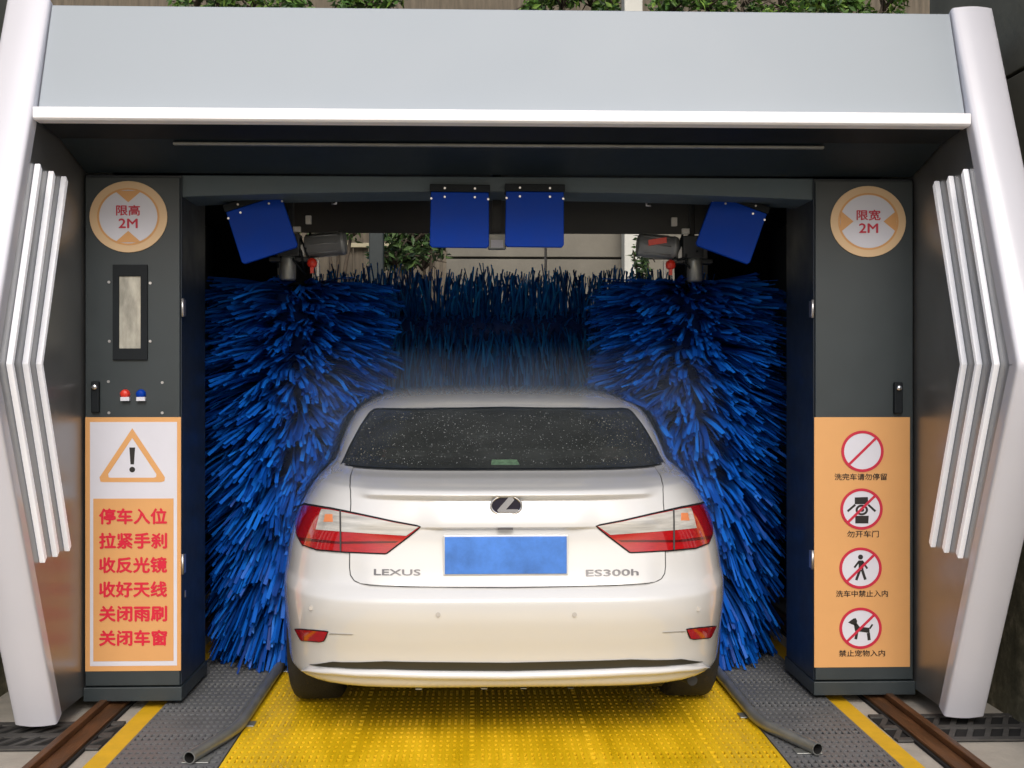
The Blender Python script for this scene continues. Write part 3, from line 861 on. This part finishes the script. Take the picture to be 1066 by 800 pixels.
# ================================================================== THE CAR: horizontal slices, one plan outline for each height
def pchip(xs, ys):
    xs = np.array(xs, float); ys = np.array(ys, float)
    h = np.diff(xs); d = np.diff(ys) / h
    m = np.zeros_like(xs)
    for i in range(1, len(xs) - 1):
        if d[i - 1] * d[i] > 0:
            w1, w2 = 2 * h[i] + h[i - 1], h[i] + 2 * h[i - 1]
            m[i] = (w1 + w2) / (w1 / d[i - 1] + w2 / d[i])
    m[0], m[-1] = d[0], d[-1]
    def f(x):
        x = min(max(x, xs[0]), xs[-1])
        i = int(min(np.searchsorted(xs, x, 'right') - 1, len(xs) - 2))
        t = (x - xs[i]) / h[i]
        return float((2*t**3-3*t*t+1)*ys[i] + (t**3-2*t*t+t)*h[i]*m[i] + (-2*t**3+3*t*t)*ys[i+1] + (t**3-t*t)*h[i]*m[i+1])
    return f
YM = 6.7
prof = [  # z, rear y, half width, exponent, front y
    (0.250, 4.69, 0.925, 5.0, 9.10), (0.262, 4.630, 0.950, 5.0, 9.20), (0.285, 4.597, 0.962, 5.0, 9.28), (0.33, 4.580, 0.967, 5.0, 9.33),
    (0.40, 4.556, 0.970, 5.0, 9.38), (0.48, 4.522, 0.974, 5.0, 9.40), (0.56, 4.494, 0.975, 5.0, 9.40), (0.615, 4.486, 0.973, 5.0, 9.38),
    (0.645, 4.508, 0.971, 5.0, 9.36), (0.675, 4.540, 0.969, 5.0, 9.34), (0.74, 4.555, 0.962, 5.0, 9.28), (0.82, 4.560, 0.945, 4.9, 9.20),
    (0.90, 4.562, 0.917, 4.8, 9.05), (0.96, 4.572, 0.888, 4.6, 8.75), (1.00, 4.585, 0.864, 4.5, 8.35), (1.025, 4.605, 0.842, 4.5, 8.10),
    (1.04, 4.66, 0.827, 4.5, 7.98), (1.056, 4.76, 0.816, 4.4, 7.90), (1.069, 4.90, 0.808, 4.3, 7.86), (1.082, 4.985, 0.804, 4.2, 7.82),
    (1.16, 5.16, 0.788, 4.1, 7.65), (1.24, 5.34, 0.764, 4.0, 7.45), (1.300, 5.49, 0.735, 3.8, 7.28), (1.340, 5.66, 0.697, 3.5, 7.18),
    (1.372, 5.86, 0.648, 3.2, 7.08), (1.394, 6.06, 0.580, 2.9, 7.00), (1.409, 6.28, 0.475, 2.6, 6.92), (1.418, 6.48, 0.31, 2.3, 6.84), (1.421, 6.62, 0.10, 2.1, 6.76)]
zs = [p[0] for p in prof]
f_yr, f_w, f_n, f_yf = [pchip(zs, [p[i] for p in prof]) for i in (1, 2, 3, 4)]
def surf(x, z):
    """rear surface of the car: y at (x, z)"""
    w = f_w(z); u = min(abs(x - CX) / w, 0.9999)
    n = f_n(z); yr = f_yr(z)
    return yr + (YM - yr) * (1 - (1 - u ** n) ** (1 / n))
def side(y, z):
    w = f_w(z); n = f_n(z); L = (YM - f_yr(z)) if y < YM else (f_yf(z) - YM)
    v = min(abs(YM - y) / L, 0.9999)
    return w * (1 - v ** n) ** (1 / n)
def on_car(px, py):
    y = 4.6
    for _ in range(40):
        x, z = P(px, py, y)
        y = 0.5 * y + 0.5 * surf(x, z)
    return P(px, py, y)
CAR = thing('parked_car', (CX, 5.4, 0.026), 'white sedan with red tail lights seen from behind in the wash bay', 'car')
def ring_at(z, N=36):
    w, n = f_w(z), f_n(z)
    out = []
    for (L, s) in ((YM - f_yr(z), -1), (f_yf(z) - YM, 1)):
        ts = np.linspace(0, 1, 400)
        th = (math.pi / 2) * (ts ** 2 * (3 - 2 * ts))
        th = th ** 1.0
        xx = w * np.sin(th) ** (2 / n); yy = L * np.cos(th) ** (2 / n)
        seg = np.concatenate([[0], np.cumsum(np.hypot(np.diff(xx), np.diff(yy)))])
        q = np.linspace(0, seg[-1], N)
        # finer steps near the rear corner
        out.append((np.interp(q, seg, xx), YM + s * np.interp(q, seg, yy)))
    (xr, yr), (xf, yf) = out
    right = list(zip(xr, yr)) + list(zip(xf[::-1], yf[::-1]))[1:]       # centre rear -> side -> centre front
    left = [(-x, y) for x, y in right[::-1]][1:-1]
    return [(CX + x, y, z) for x, y in right + left]
levels = sorted(set([round(z, 4) for z in np.concatenate([
    np.linspace(.25, .30, 8), np.linspace(.30, .60, 22), np.linspace(.60, .70, 14), np.linspace(.70, 1.0, 24), np.linspace(1.0, 1.09, 26),
    np.linspace(1.09, 1.34, 24), np.linspace(1.34, 1.421, 26)])]))
vs, fs = [], []
rings = [ring_at(z) for z in levels]
n = len(rings[0])
for r in rings: vs += r
for i in range(len(rings) - 1):
    for k in range(n):
        fs.append((i * n + k, i * n + (k + 1) % n, (i + 1) * n + (k + 1) % n, (i + 1) * n + k))
mb = MB().add(vs, fs, True)
mb.f.append(tuple(range(n))[::-1]); mb.sm.append(False)
mb.f.append(tuple((len(rings) - 1) * n + k for k in range(n))); mb.sm.append(True)
body = mb.build('body', M['car'], CAR)
# wheel arches cut with cylinders
cut = MB()
WY = (5.42, 8.2)
for yy in WY:
    for s in (-1, 1):
        xa_, xb_ = sorted((CX + s * .66, CX + s * 1.2))
        cut.lathe([(0.0001, xa_ - CX), (.365, xa_ - CX), (.365, xb_ - CX), (0.0001, xb_ - CX)], (CX, yy, .335), 'x', 36, False)
cut_ob = cut.build('arch_cutter', M['black'])
md = body.modifiers.new('arches', 'BOOLEAN')
md.object = cut_ob; md.operation = 'DIFFERENCE'; md.solver = 'EXACT'
# the cutter shares the body's coordinates, which are relative to the car
bpy.context.view_layer.update()
dg = bpy.context.evaluated_depsgraph_get()
new = bpy.data.meshes.new_from_object(body.evaluated_get(dg))
if len(new.polygons) > 1000:
    old = body.data
    body.modifiers.clear()
    body.data = new
    if len(new.materials) == 0: new.materials.append(M['car'])
else:
    body.modifiers.clear()
bpy.data.objects.remove(cut_ob)

for yy in WY:
    for s in (-1, 1):
        o = (CX + s * .815, yy, .026 + .325)
        tyre = MB().lathe([(.20, -.100), (.235, -.110), (.29, -.112), (.312, -.100), (.322, -.085), (.325, -.05), (.325, .05), (.322, .085), (.312, .100), (.29, .112), (.235, .110), (.20, .100)], o, 'x', 48)
        w = tyre.build('wheel', M['rubber'], CAR)
        rim = MB()
        rim.lathe([(.205, -.10), (.205, .10)], o, 'x', 40)
        rim.lathe([(.205, s * .095), (.19, s * .085), (.185, s * .05)], o, 'x', 40)
        for k in range(10):
            an = 2 * math.pi * k / 10
            d = Vector((0, math.cos(an), math.sin(an)))
            q = Vector(o)
            rim.tube([q + d * .03 + Vector((s * .07, 0, 0)), q + d * .19 + Vector((s * .08, 0, 0))], [.022, .013], 8)
        rim.lathe([(0.001, s * .085), (.05, s * .08), (.055, s * .05)], o, 'x', 24)
        rim.build('rim', M['rim'], w)

def interval(poly, c, axis):
    hits = []
    n = len(poly)
    for i in range(n):
        a, b = poly[i], poly[(i + 1) % n]
        if (a[axis] <= c < b[axis]) or (b[axis] <= c < a[axis]):
            t = (c - a[axis]) / (b[axis] - a[axis])
            hits.append(a[1 - axis] + t * (b[1 - axis] - a[1 - axis]))
    return (min(hits), max(hits)) if len(hits) >= 2 else None
def patch(poly, off, axis=0, na=48, nb=10, depth=0.01, fn=None):
    """sheet lying on the rear surface of the car, outline poly in (x, z); a skirt of the given depth closes its edge"""
    fn = fn or (lambda x, z: off)
    lo, hi = min(p[axis] for p in poly), max(p[axis] for p in poly)
    rows = []
    for i in range(na + 1):
        t = i / na
        c = lo + (hi - lo) * min(max(t, 1e-4), 1 - 1e-4)
        iv = interval(poly, c, axis)
        if iv is None: continue
        row = []
        for j in range(nb + 1):
            e = iv[0] + (iv[1] - iv[0]) * j / nb
            x, z = (c, e) if axis == 0 else (e, c)
            row.append((x, surf(x, z) - fn(x, z), z))
        rows.append(row)
    mb = MB()
    vs = [p for r in rows for p in r]
    m = nb + 1
    fs = [(i * m + j, i * m + j + 1, (i + 1) * m + j + 1, (i + 1) * m + j) for i in range(len(rows) - 1) for j in range(nb)]
    mb.add(vs, fs, True)
    loop = [(0, j) for j in range(m)] + [(i, nb) for i in range(1, len(rows))] + [(len(rows) - 1, j) for j in range(nb - 1, -1, -1)] + [(i, 0) for i in range(len(rows) - 2, 0, -1)]
    ev = [rows[i][j] for i, j in loop]
    k = len(ev)
    mb.add(ev + [(p[0], p[1] + depth, p[2]) for p in ev], [(i, (i + 1) % k, (i + 1) % k + k, i + k) for i in range(k)], False)
    return mb
def mir(poly):
    return [(2 * CX - x, z) for x, z in poly]
def dense(px, step=3.0):
    out = []
    for i, a in enumerate(px):
        b = px[(i + 1) % len(px)]
        n = max(1, int(math.hypot(b[0] - a[0], b[1] - a[1]) / step))
        out += [(a[0] + (b[0] - a[0]) * k / n, a[1] + (b[1] - a[1]) * k / n) for k in range(n)]
    return out
def carpoly(px, closed=True):
    return [on_car(x, y) for x, y in (dense(px) if closed else px)]

# ---- boot lid with lip spoiler, crease and plate recess
def sst(a, b, x):
    t = min(max((x - a) / (b - a), 0), 1); return t * t * (3 - 2 * t)
HW = P(692, 540, 4.6)[0] - CX
def lid_off(x, z):
    u = abs(x - CX)
    e = 1 - sst(HW - .085, HW - .005, u)
    lip = .046 * sst(.986, 1.013, z) * (1 - sst(1.022, 1.052, z))
    cw = 1 - sst(.24, .36, u)
    up = .022 * sst(.878, .8905, z) * (1 - sst(.90, .99, z) * .75)
    low = .012 * (1 - sst(.69, .86, z))
    fade = 1 - sst(1.045, 1.064, z)
    return .0035 + e * fade * (lip * (1 - .45 * (u / HW) ** 2) + up * (0.12 + .88 * cw)) + e * low * fade
lid = [(CX - HW - .040, 1.0735), (CX - HW - .030, 1.056), (CX - HW - .018, 1.040), (CX - HW - .008, 1.015), (CX - HW - .002, .97), (CX - HW, .73), (CX - HW + .004, .705), (CX - HW + .018, .687), (CX - HW + .045, .677), (CX - HW + .16, .672), (CX, .667)]
lid = lid + mir(lid[:-1])[::-1]
def grow(poly, d):
    cx = sum(p[0] for p in poly) / len(poly); cz = sum(p[1] for p in poly) / len(poly)
    out = []
    n = len(poly)
    for i in range(n):
        a, b, c = Vector(poly[i - 1]), Vector(poly[i]), Vector(poly[(i + 1) % n])
        t = ((b - a).normalized() + (c - b).normalized()).normalized()
        nrm = Vector((-t.y, t.x))
        if nrm.dot(b - Vector((cx, cz))) < 0: nrm = -nrm
        out.append(tuple(b + nrm * d))
    return out
patch(grow(lid, .0045), .0012, 1, 90, 40, .004).build('lid_gap', M['car_gap'], CAR)
LID = patch(lid, 0, 1, 190, 90, .003, lid_off).build('boot_lid', M['car'], CAR)
# ---- rear window and its surround
gl = [(CX - .712, 1.081), (CX - .692, 1.13), (CX - .650, 1.23), (CX - .618, 1.29), (CX - .602, 1.303), (CX - .55, 1.309), (CX, 1.314)]
gl = gl + mir(gl[:-1])[::-1]
patch(grow(gl, .009), .0015, 1, 60, 40, .006).build('window_seal', M['black'], CAR)
GLASS = patch(gl, .0035, 1, 60, 50, .004).build('rear_window', M['glass_dark'], CAR)
# water drops on the glass
dr = MB()
for _ in range(1600):
    z = random.uniform(1.09, 1.30)
    iv = interval(gl, z, 1)
    x = random.uniform(iv[0] + .01, iv[1] - .01)
    y = surf(x, z) - .0035
    r = min(.0034, .0011 + random.expovariate(1 / .0006))
    if random.random() < .25 + .25 * math.sin(x * 9 + 1.3 * math.sin(z * 30)): continue
    vs = [(x, y - r * .9, z + r * .5)] + [(x + r * math.cos(k * math.pi / 3), y - .0002, z + r * math.sin(k * math.pi / 3) * 1.15) for k in range(6)]
    dr.add(vs, [(0, 1 + k, 1 + (k + 1) % 6) for k in range(6)], True)
tag(dr.build('water_drops', M['drop'], CAR), 'water drops on the rear window', kind='stuff')
# green sticker glimpsed low in the glass
st = [(CX - .06, 1.092), (CX + .06, 1.092), (CX + .05, 1.111), (CX - .055, 1.111)]
patch(st, .0042, 1, 6, 12, .001).build('sticker', mat('faded_green_sticker', (0.10, 0.17, 0.11), 0.25, noise=0.5, nscale=60), GLASS)

# ---- tail lights
lift = lambda k: (lambda x, z: (lid_off(x, z) if abs(x - CX) < HW else .0035) + k)
tl = [(307.5, 540), (308, 529), (313, 525), (345, 530), (380, 537), (410, 543.5), (437, 548.5), (424, 559), (402, 575.5), (360, 574), (330, 571.5), (315, 566.5), (309, 556)]
cl = [(329, 551), (334, 529.6), (345, 530.6), (380, 537.4), (410, 543.8), (436, 548.3), (423, 557.5), (390, 555.5), (353, 553)]
bar_ = [(311, 559), (352, 563.5), (415, 563), (412, 565), (352, 566), (313, 562.5)]
am = [(338, 535), (347, 535), (347, 543), (337, 543)]
for mirror in (False, True):
    g = (lambda p: mir(carpoly(p))) if mirror else carpoly
    house = patch(grow(g(tl), .0055), 0, 0, 90, 12, .014, lift(.003)).build('tail_light', M['black'], CAR)
    patch(g(tl), 0, 0, 90, 14, .006, lift(.007)).build('red_lens', M['red_lens'], house)
    patch(g(cl), 0, 0, 70, 10, .003, lift(.009)).build('clear_lens', M['clear_lens'], house)
    patch(g(bar_), 0, 0, 60, 2, .002, lift(.0083)).build('lens_rib', M['red_deep'], house)
    patch(g(am), 0, 0, 10, 6, .002, lift(.010)).build('indicator', M['amber'], house)
    s1 = [(353.6, 530), (355.4, 530), (355.9, 574.5), (354.1, 574.5)]
    patch(g(s1), 0, 1, 24, 2, .006, lift(.0105)).build('lens_split', M['car_gap'], house)
    rf = [(307, 655.5), (311, 655.5), (341, 658), (337, 667), (333, 668), (313, 666.5)]
    rh = patch(grow(g(rf), .004), .002, 0, 24, 6, .006).build('reflector', M['black'], CAR)
    patch(g(rf), .005, 0, 24, 6, .004).build('reflector_lens', M['red_lens'], rh)
    # shut line of the bumper running in from the reflector
    patch(g([(342, 659.5), (368, 660.6), (368, 661.4), (342, 660.6)]), .001, 0, 12, 1, .002).build('bumper_crease', M['crease'], CAR)
# ---- lower bumper slot and bright lower trim
slot = [(322, 692), (345, 689), (400, 688.5), (460, 689.5), (526, 690)]
slot_b = [(526, 698.5), (460, 698), (400, 696.5), (350, 694.8)]
a_, b_ = carpoly(slot, False), carpoly(slot_b, False)
pl = a_[:-1] + mir(a_[:-1])[::-1] + mir(b_[1:]) + b_[1:][::-1]
pl = a_[:-1] + [(CX, a_[-1][1])] + mir(a_[:-1])[::-1] + mir(b_[1:][::-1]) + [(CX, b_[0][1])] + b_[1:]
patch(pl, .004, 0, 90, 6, .006).build('bumper_slot', mat('slot_black', (0.03, 0.028, 0.02), 0.4), CAR)
tr = [(314, 697), (320, 694.5), (345, 695.2), (400, 697), (460, 698.6), (526, 699.2)]
tr_b = [(526, 708.5), (460, 708), (400, 706.2), (350, 703), (322, 699.5)]
a_, b_ = carpoly(tr, False), carpoly(tr_b, False)
pl = a_[:-1] + [(CX, a_[-1][1])] + mir(a_[:-1])[::-1] + mir(b_[1:][::-1]) + [(CX, b_[0][1])] + b_[1:]
zmid = lambda x: 0
def trim_fn(x, z):
    iv = interval(pl, x, 0)
    if not iv or iv[1] - iv[0] < 1e-5: return .006
    t = (z - iv[0]) / (iv[1] - iv[0])
    return .006 + .022 * math.sin(math.pi * min(max(t, 0), 1)) ** .6
patch(pl, 0, 0, 90, 10, .008, trim_fn).build('lower_trim', M['car'], CAR)
# ---- parking sensors
for px, py in ((324, 633), (456, 640), (598, 640), (726.5, 634)):
    x, z = on_car(px, py)
    y = surf(x, z)
    MB().disc((x, y, z), .009, .003, 16).build('parking_sensor', mat('sensor_cap', (0.45, 0.43, 0.40), 0.5), CAR)
# ---- number plate, blurred out in the photo: left without characters
yp = surf(CX, .78) - .030
MB().xz(prect(463, 558.5, 590, 598, yp), yp - .004, yp).build('number_plate', M['plate'], CAR, bevel=.004)
MB().xz(prect(461.5, 557, 591.5, 599.5, yp), yp + .0005, yp + .020).build('plate_holder', M['car'], CAR, bevel=.003)
MB().xz(prect(518, 549.5, 534, 552, yp), yp + .002, yp + .012).build('lid_latch', M['letter_chrome'], LID)
# ---- badge and lettering
ye = surf(CX, .955) - lid_off(CX, .955)
bx, bz = P(527, 526.5, ye)
rx_, rz_ = P(544, 526.5, ye)[0] - bx, bz - P(527, 537.5, ye)[1]
bd = MB().xz(ellipse(bx, bz, rx_ * .93, rz_ * .92), ye - .005, ye + .014).build('badge', M['badge_dark'], LID)
rg = MB()
pts = [(bx + rx_ * .93 * math.cos(k * 2 * math.pi / 48), ye - .006, bz + rz_ * .92 * math.sin(k * 2 * math.pi / 48)) for k in range(49)]
rg.tube(pts, .0042, 8, False)
L_ = [(-.56, -.42), (-.48, -.62), (.78, -.62), (.72, -.34), (-.02, -.34), (.50, .55), (.34, .88), (.14, .80)]
rg.xz([(bx + u * rx_, bz + v * rz_) for u, v in L_], ye - .011, ye - .004)
rg.build('badge_emblem', M['chrome'], bd)
def lid_text(s, x0, y0, x1, y1):
    a, b = P(x0, y1, yp + .02), P(x1, y0, yp + .02)
    vs, fs = text_mesh(s, .02)
    pts = []
    for u, v, k in vs:
        x = a[0] + u * (b[0] - a[0]); z = a[1] + v * (b[1] - a[1])
        pts.append((x, surf(x, z) - lid_off(x, z) - .0025 - k, z))
    MB().add(pts, fs).build('lettering', M['letter_chrome'], LID, fixn=False)
lid_text('LEXUS', 389, 592.5, 438, 599)
lid_text('ES300h', 609.5, 592.5, 665, 599.5)
# ---- side windows, mirrors
for s in (-1, 1):
    for (ya, yb) in ((5.75, 6.55), (6.62, 7.45)):
        rows = []
        for i in range(13):
            z = 1.09 + (1.325 - 1.09) * i / 12
            y0 = ya + (.55 * i / 12 if ya < 6 else 0); y1 = yb - (.30 * i / 12 if yb > 7 else 0)
            rows.append([(CX + s * (side(y0 + (y1 - y0) * j / 12, z) + .003), y0 + (y1 - y0) * j / 12, z) for j in range(13)])
        vs = [p for r in rows for p in r]
        MB().add(vs, [(i * 13 + j, i * 13 + j + 1, (i + 1) * 13 + j + 1, (i + 1) * 13 + j) for i in range(12) for j in range(12)], True).build('side_window', M['glass_dark'], CAR)
# ---- underside: silencer, hanging bits, floor pan
ud = MB()
ud.box(CX - .72, CX + .72, 4.85, 9.0, .235, .249)
ud.build('floor_pan', M['black'], CAR)
sl = MB()
p = P(650, 716, 5.0)
sl.tube([(p[0] - .14, 5.05, .215), (p[0] - .12, 5.05, .205), (p[0] + .16, 5.05, .205), (p[0] + .18, 5.05, .215)], [.03, .05, .05, .03], 16)
sl.tube([(p[0] + .16, 5.05, .20), (p[0] + .24, 4.98, .215), (p[0] + .26, 4.86, .225)], .022, 12)
sl.build('silencer', M['dark_metal'], CAR)
cl_ = MB()
for px in (436, 504, 545, 594):
    x, z = P(px, 713.5, 4.66)
    cl_.box(x - .012, x + .012, 4.65, 4.70, z - .01, .2495)
cl_.build('bumper_clip', M['galv'], CAR)

# ================================================================== GUIDE PIPES
def guide(bend, end, x_far, label):
    t = thing('guide_pipe', (bend[0], bend[1], 0), label, 'guide pipe', 'grey wheel guide pipes along the gratings')
    zc = .052
    r = .0235
    d = (Vector((end[0], end[1], 0)) - Vector((bend[0], bend[1], 0))).normalized()
    b0 = Vector((x_far, bend[1] + .12, zc)); b1 = Vector((bend[0], bend[1], zc)); b2 = b1 + d * .12
    bendpts = []
    for i in range(7):
        u = i / 6
        bendpts.append(b0.lerp(b1, u).lerp(b1.lerp(b2, u), u))
    pts = [Vector((x_far, 9.7, zc)), Vector((x_far, 7.0, zc))] + bendpts + [Vector((end[0], end[1], zc))]
    MB().tube(pts, r, 18, False).build('pipe_wall', M['galv'], t)
    MB().tube([p for p in pts[-3:]], r * .84, 18, False).build('pipe_bore', M['pit'], t)
    e = pts[-1]; dd = d
    s_ = dd.cross(Vector((0, 0, 1)))
    ring = []
    for rr in (r, r * .84):
        ring.append([e + (s_ * math.cos(2 * math.pi * k / 24) + Vector((0, 0, 1)) * math.sin(2 * math.pi * k / 24)) * rr for k in range(24)])
    MB().add(ring[0] + ring[1], [(k, (k + 1) % 24, (k + 1) % 24 + 24, k + 24) for k in range(24)]).build('pipe_rim', M['galv'], t)
    # mounting feet
    for yy in (bend[1] + .18, 5.9, 7.2, 8.6):
        f = MB()
        f.box(x_far - .045, x_far + .045, yy - .035, yy + .035, .0265, .032)
        f.box(x_far - .012, x_far + .012, yy - .02, yy + .02, .032, .04)
        f.build('mounting_foot', M['galv'], t, bevel=.002)
    f = MB(); m_ = b1.lerp(e, .82)
    f.box(m_.x - .05, m_.x + .05, m_.y - .045, m_.y + .02, .0265, .031)
    f.build('mounting_foot', M['galv'], t, bevel=.002)
guide((-.955, 4.80), (-1.05, 4.47), -.945, 'grey guide pipe with flared open end, on the display cabinet side')
guide((1.165, 4.86), (1.30, 4.50), 1.165, 'grey guide pipe with flared open end, on the plain cabinet side')

# ================================================================== BRUSHES
def ribbon(mb, pts, w, side_dir):
    vs = []
    k = len(pts)
    for i, p in enumerate(pts):
        ww = w * (1.0 - 0.25 * i / (k - 1))
        vs += [p - side_dir * ww / 2, p + side_dir * ww / 2]
    mb.add(vs, [(2 * i, 2 * i + 1, 2 * i + 3, 2 * i + 2) for i in range(k - 1)], True)
def side_brush(px, label, seed):
    rnd = random.Random(seed)
    Y0 = 6.25
    x0 = P(px, 400, Y0)[0]
    t = thing('side_brush', (x0, Y0, 0.05), label, 'wash brush', 'upright blue wash brushes beside the car')
    zt = P(px, 297, Y0)[1]
    MB().tube([(x0, Y0, .12), (x0, Y0, zt + .12)], .07, 20).build('brush_core', M['dark_metal'], t)
    MB().tube([(x0, Y0, .38), (x0, Y0, zt - .06)], [.15, .19], 28).build('bristle_backing', M['bristle_base'], t)
    MB().tube([(x0, Y0, zt - .012), (x0, Y0, zt + .006)], .17, 28).build('top_plate', M['black'], t)
    mb = MB()
    RB = .545
    sgn = -1 if x0 < CX else 1
    nrow = 96
    for r in range(nrow):
        f = r / (nrow - 1)                       # 0 = top
        z0 = zt - .01 - f * (zt - .34)
        for c in range(15):
            th = 2 * math.pi * (c + (r * 0.381966) % 1 + rnd.uniform(-.45, .45)) / 15
            dr_ = .03 + .30 * f ** 1.6 + rnd.uniform(-.025, .04)
            cl_len = RB * rnd.uniform(.84, 1.03) * (1 - .12 * f ** 3)
            sw = rnd.uniform(-.2, .2)
            spread = rnd.uniform(.05, .14)
            for s in range(6):
                a = th + rnd.gauss(0, spread * .45)
                ln = cl_len * rnd.uniform(.86, 1.05)
                dz = dr_ + rnd.gauss(0, .018)
                wob = rnd.uniform(-.015, .015)
                pts = []
                for i in range(6):
                    u = i / 5
                    rad = .065 + (ln - .065) * (u - .05 * u * u * u)
                    an = a + sw * u * u * .6 + wob * math.sin(u * 5 + s)
                    z = z0 + .02 * math.sin(u * 2.2) - dz * (u ** 2.0) + rnd.uniform(-.003, .003)
                    x = x0 + rad * math.cos(an); y = Y0 + rad * math.sin(an)
                    # strips pressed aside by the car body
                    if z < 1.40:
                        lim = side(y, max(z, .27)) + .035
                        if sgn * (x - CX) < lim: x = CX + sgn * (lim + rnd.uniform(0, .03))
                    pts.append(Vector((x, y, max(z, .03))))
                d = (pts[-1] - pts[0]).normalized()
                sd = d.cross(Vector((rnd.uniform(-.5, .5), rnd.uniform(-.5, .5), 1))).normalized()
                sd = (sd + Vector((0, 0, rnd.uniform(-.9, .9)))).normalized()
                ribbon(mb, pts, rnd.uniform(.013, .028), sd)
    o = mb.build('bristles', M['bristle'], t, fixn=False)
    o['kind'] = 'stuff'
side_brush(311, 'tall bright blue bristle brush between the car and the display cabinet', 3)
side_brush(716, 'tall deep blue bristle brush between the car and the plain cabinet', 5)

def top_brush():
    rnd = random.Random(11)
    Y0, z0, RB = 7.55, 1.735, .42
    x0, x1 = CX - 1.36, CX + 1.36
    t = thing('top_brush', (CX, Y0, z0), 'horizontal dark blue bristle brush spanning the bay above the windscreen', 'wash brush')
    MB().tube([(x0 - .05, Y0, z0), (x1 + .05, Y0, z0)], .08, 20).build('brush_core', M['dark_metal'], t)
    MB().tube([(x0, Y0, z0), (x1, Y0, z0)], .14, 24).build('bristle_backing', M['bristle_base'], t)
    mb = MB()
    ncol = 150
    for c in range(ncol):
        for k in range(17):
            th = 2 * math.pi * (k + (c * .381966) % 1 + rnd.uniform(-.4, .4)) / 15
            xx = x0 + (x1 - x0) * (c + rnd.uniform(0, 1)) / ncol
            ln0 = RB * rnd.uniform(.82, 1.06)
            for s in range(2):
                a = th + rnd.uniform(-.12, .12)
                ln = ln0 * rnd.uniform(.93, 1.05)
                xo = rnd.uniform(-.03, .03); xe = rnd.uniform(-.05, .05)
                hang = rnd.uniform(0, .36) if math.sin(a) < .75 else 0
                pts = []
                for i in range(5):
                    u = i / 4
                    rad = .075 + (ln - .075) * u
                    z = z0 + rad * math.sin(a) - (.05 + hang) * u * u * max(0.0, 1 - abs(math.sin(a)) * .8)
                    y = Y0 + rad * math.cos(a)
                    if z < 1.46: y = max(y, Y0 - .30)
                    pts.append(Vector((xx + xo + xe * u * u, y, z)))
                ribbon(mb, pts, rnd.uniform(.008, .015), Vector((1, rnd.uniform(-.7, .7), rnd.uniform(-.3, .3))).normalized())
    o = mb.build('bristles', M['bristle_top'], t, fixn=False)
    o['kind'] = 'stuff'
    # bearing arms carrying the brush from the rear columns
    for s, X in ((-1, x0 - .06), (1, x1 + .06)):
        MB().box(X - .04, X + .04, Y0 - .06, 7.895, z0 - .07, z0 + .07).build('bearing_arm', M['dark_metal'], t, bevel=.006)
top_brush()

# ================================================================== SPRAY MIST around the car
def mist():
    m = bpy.data.materials.new('spray_mist')
    m.use_nodes = True
    t = m.node_tree
    t.nodes.clear()
    out = t.nodes.new('ShaderNodeOutputMaterial')
    pv = t.nodes.new('ShaderNodeVolumePrincipled')
    pv.inputs['Color'].default_value = (0.66, 0.80, 1.0, 1)
    tc = t.nodes.new('ShaderNodeTexCoord')
    ab = t.nodes.new('ShaderNodeVectorMath'); ab.operation = 'ABSOLUTE'
    su = t.nodes.new('ShaderNodeVectorMath'); su.operation = 'SUBTRACT'; su.inputs[1].default_value = (0.76, 0.50, 0.40)
    mxm = t.nodes.new('ShaderNodeVectorMath'); mxm.operation = 'MAXIMUM'; mxm.inputs[1].default_value = (0, 0, 0)
    ln = t.nodes.new('ShaderNodeVectorMath'); ln.operation = 'LENGTH'
    t.links.new(tc.outputs['Object'], ab.inputs[0]); t.links.new(ab.outputs[0], su.inputs[0])
    t.links.new(su.outputs[0], mxm.inputs[0]); t.links.new(mxm.outputs[0], ln.inputs[0])
    mr = t.nodes.new('ShaderNodeMapRange')
    mr.inputs[1].default_value, mr.inputs[2].default_value = 0.07, 0.36
    mr.inputs[3].default_value, mr.inputs[4].default_value = 1.0, 0.0
    mr.interpolation_type = 'SMOOTHSTEP'
    t.links.new(ln.outputs['Value'], mr.inputs[0])
    ns = t.nodes.new('ShaderNodeTexNoise'); ns.inputs['Scale'].default_value = 4.0; ns.inputs['Detail'].default_value = 3
    t.links.new(tc.outputs['Object'], ns.inputs['Vector'])
    mr2 = t.nodes.new('ShaderNodeMapRange')
    mr2.inputs[1].default_value, mr2.inputs[2].default_value = 0.35, 0.7
    mr2.inputs[3].default_value, mr2.inputs[4].default_value = 0.35, 1.2
    t.links.new(ns.outputs['Fac'], mr2.inputs[0])
    mu = t.nodes.new('ShaderNodeMath'); mu.operation = 'MULTIPLY'
    t.links.new(mr.outputs[0], mu.inputs[0]); t.links.new(mr2.outputs[0], mu.inputs[1])
    mu2 = t.nodes.new('ShaderNodeMath'); mu2.operation = 'MULTIPLY'; mu2.inputs[1].default_value = 0.22
    t.links.new(mu.outputs[0], mu2.inputs[0])
    t.links.new(mu2.outputs[0], pv.inputs['Density'])
    t.links.new(pv.outputs[0], out.inputs['Volume'])
    me = bpy.data.meshes.new('spray_mist')
    bm = bmesh.new(); bmesh.ops.create_cube(bm, size=1.0, matrix=Matrix.Diagonal((2.26, 1.74, 1.54, 1))); bm.to_mesh(me); bm.free()
    me.materials.append(m)
    o = bpy.data.objects.new('spray_mist', me)
    COL.objects.link(o)
    o.location = (CX, 6.05, 0.90)
    tag(o, 'fine white water mist hanging around the car between the brushes', kind='stuff')
mist()
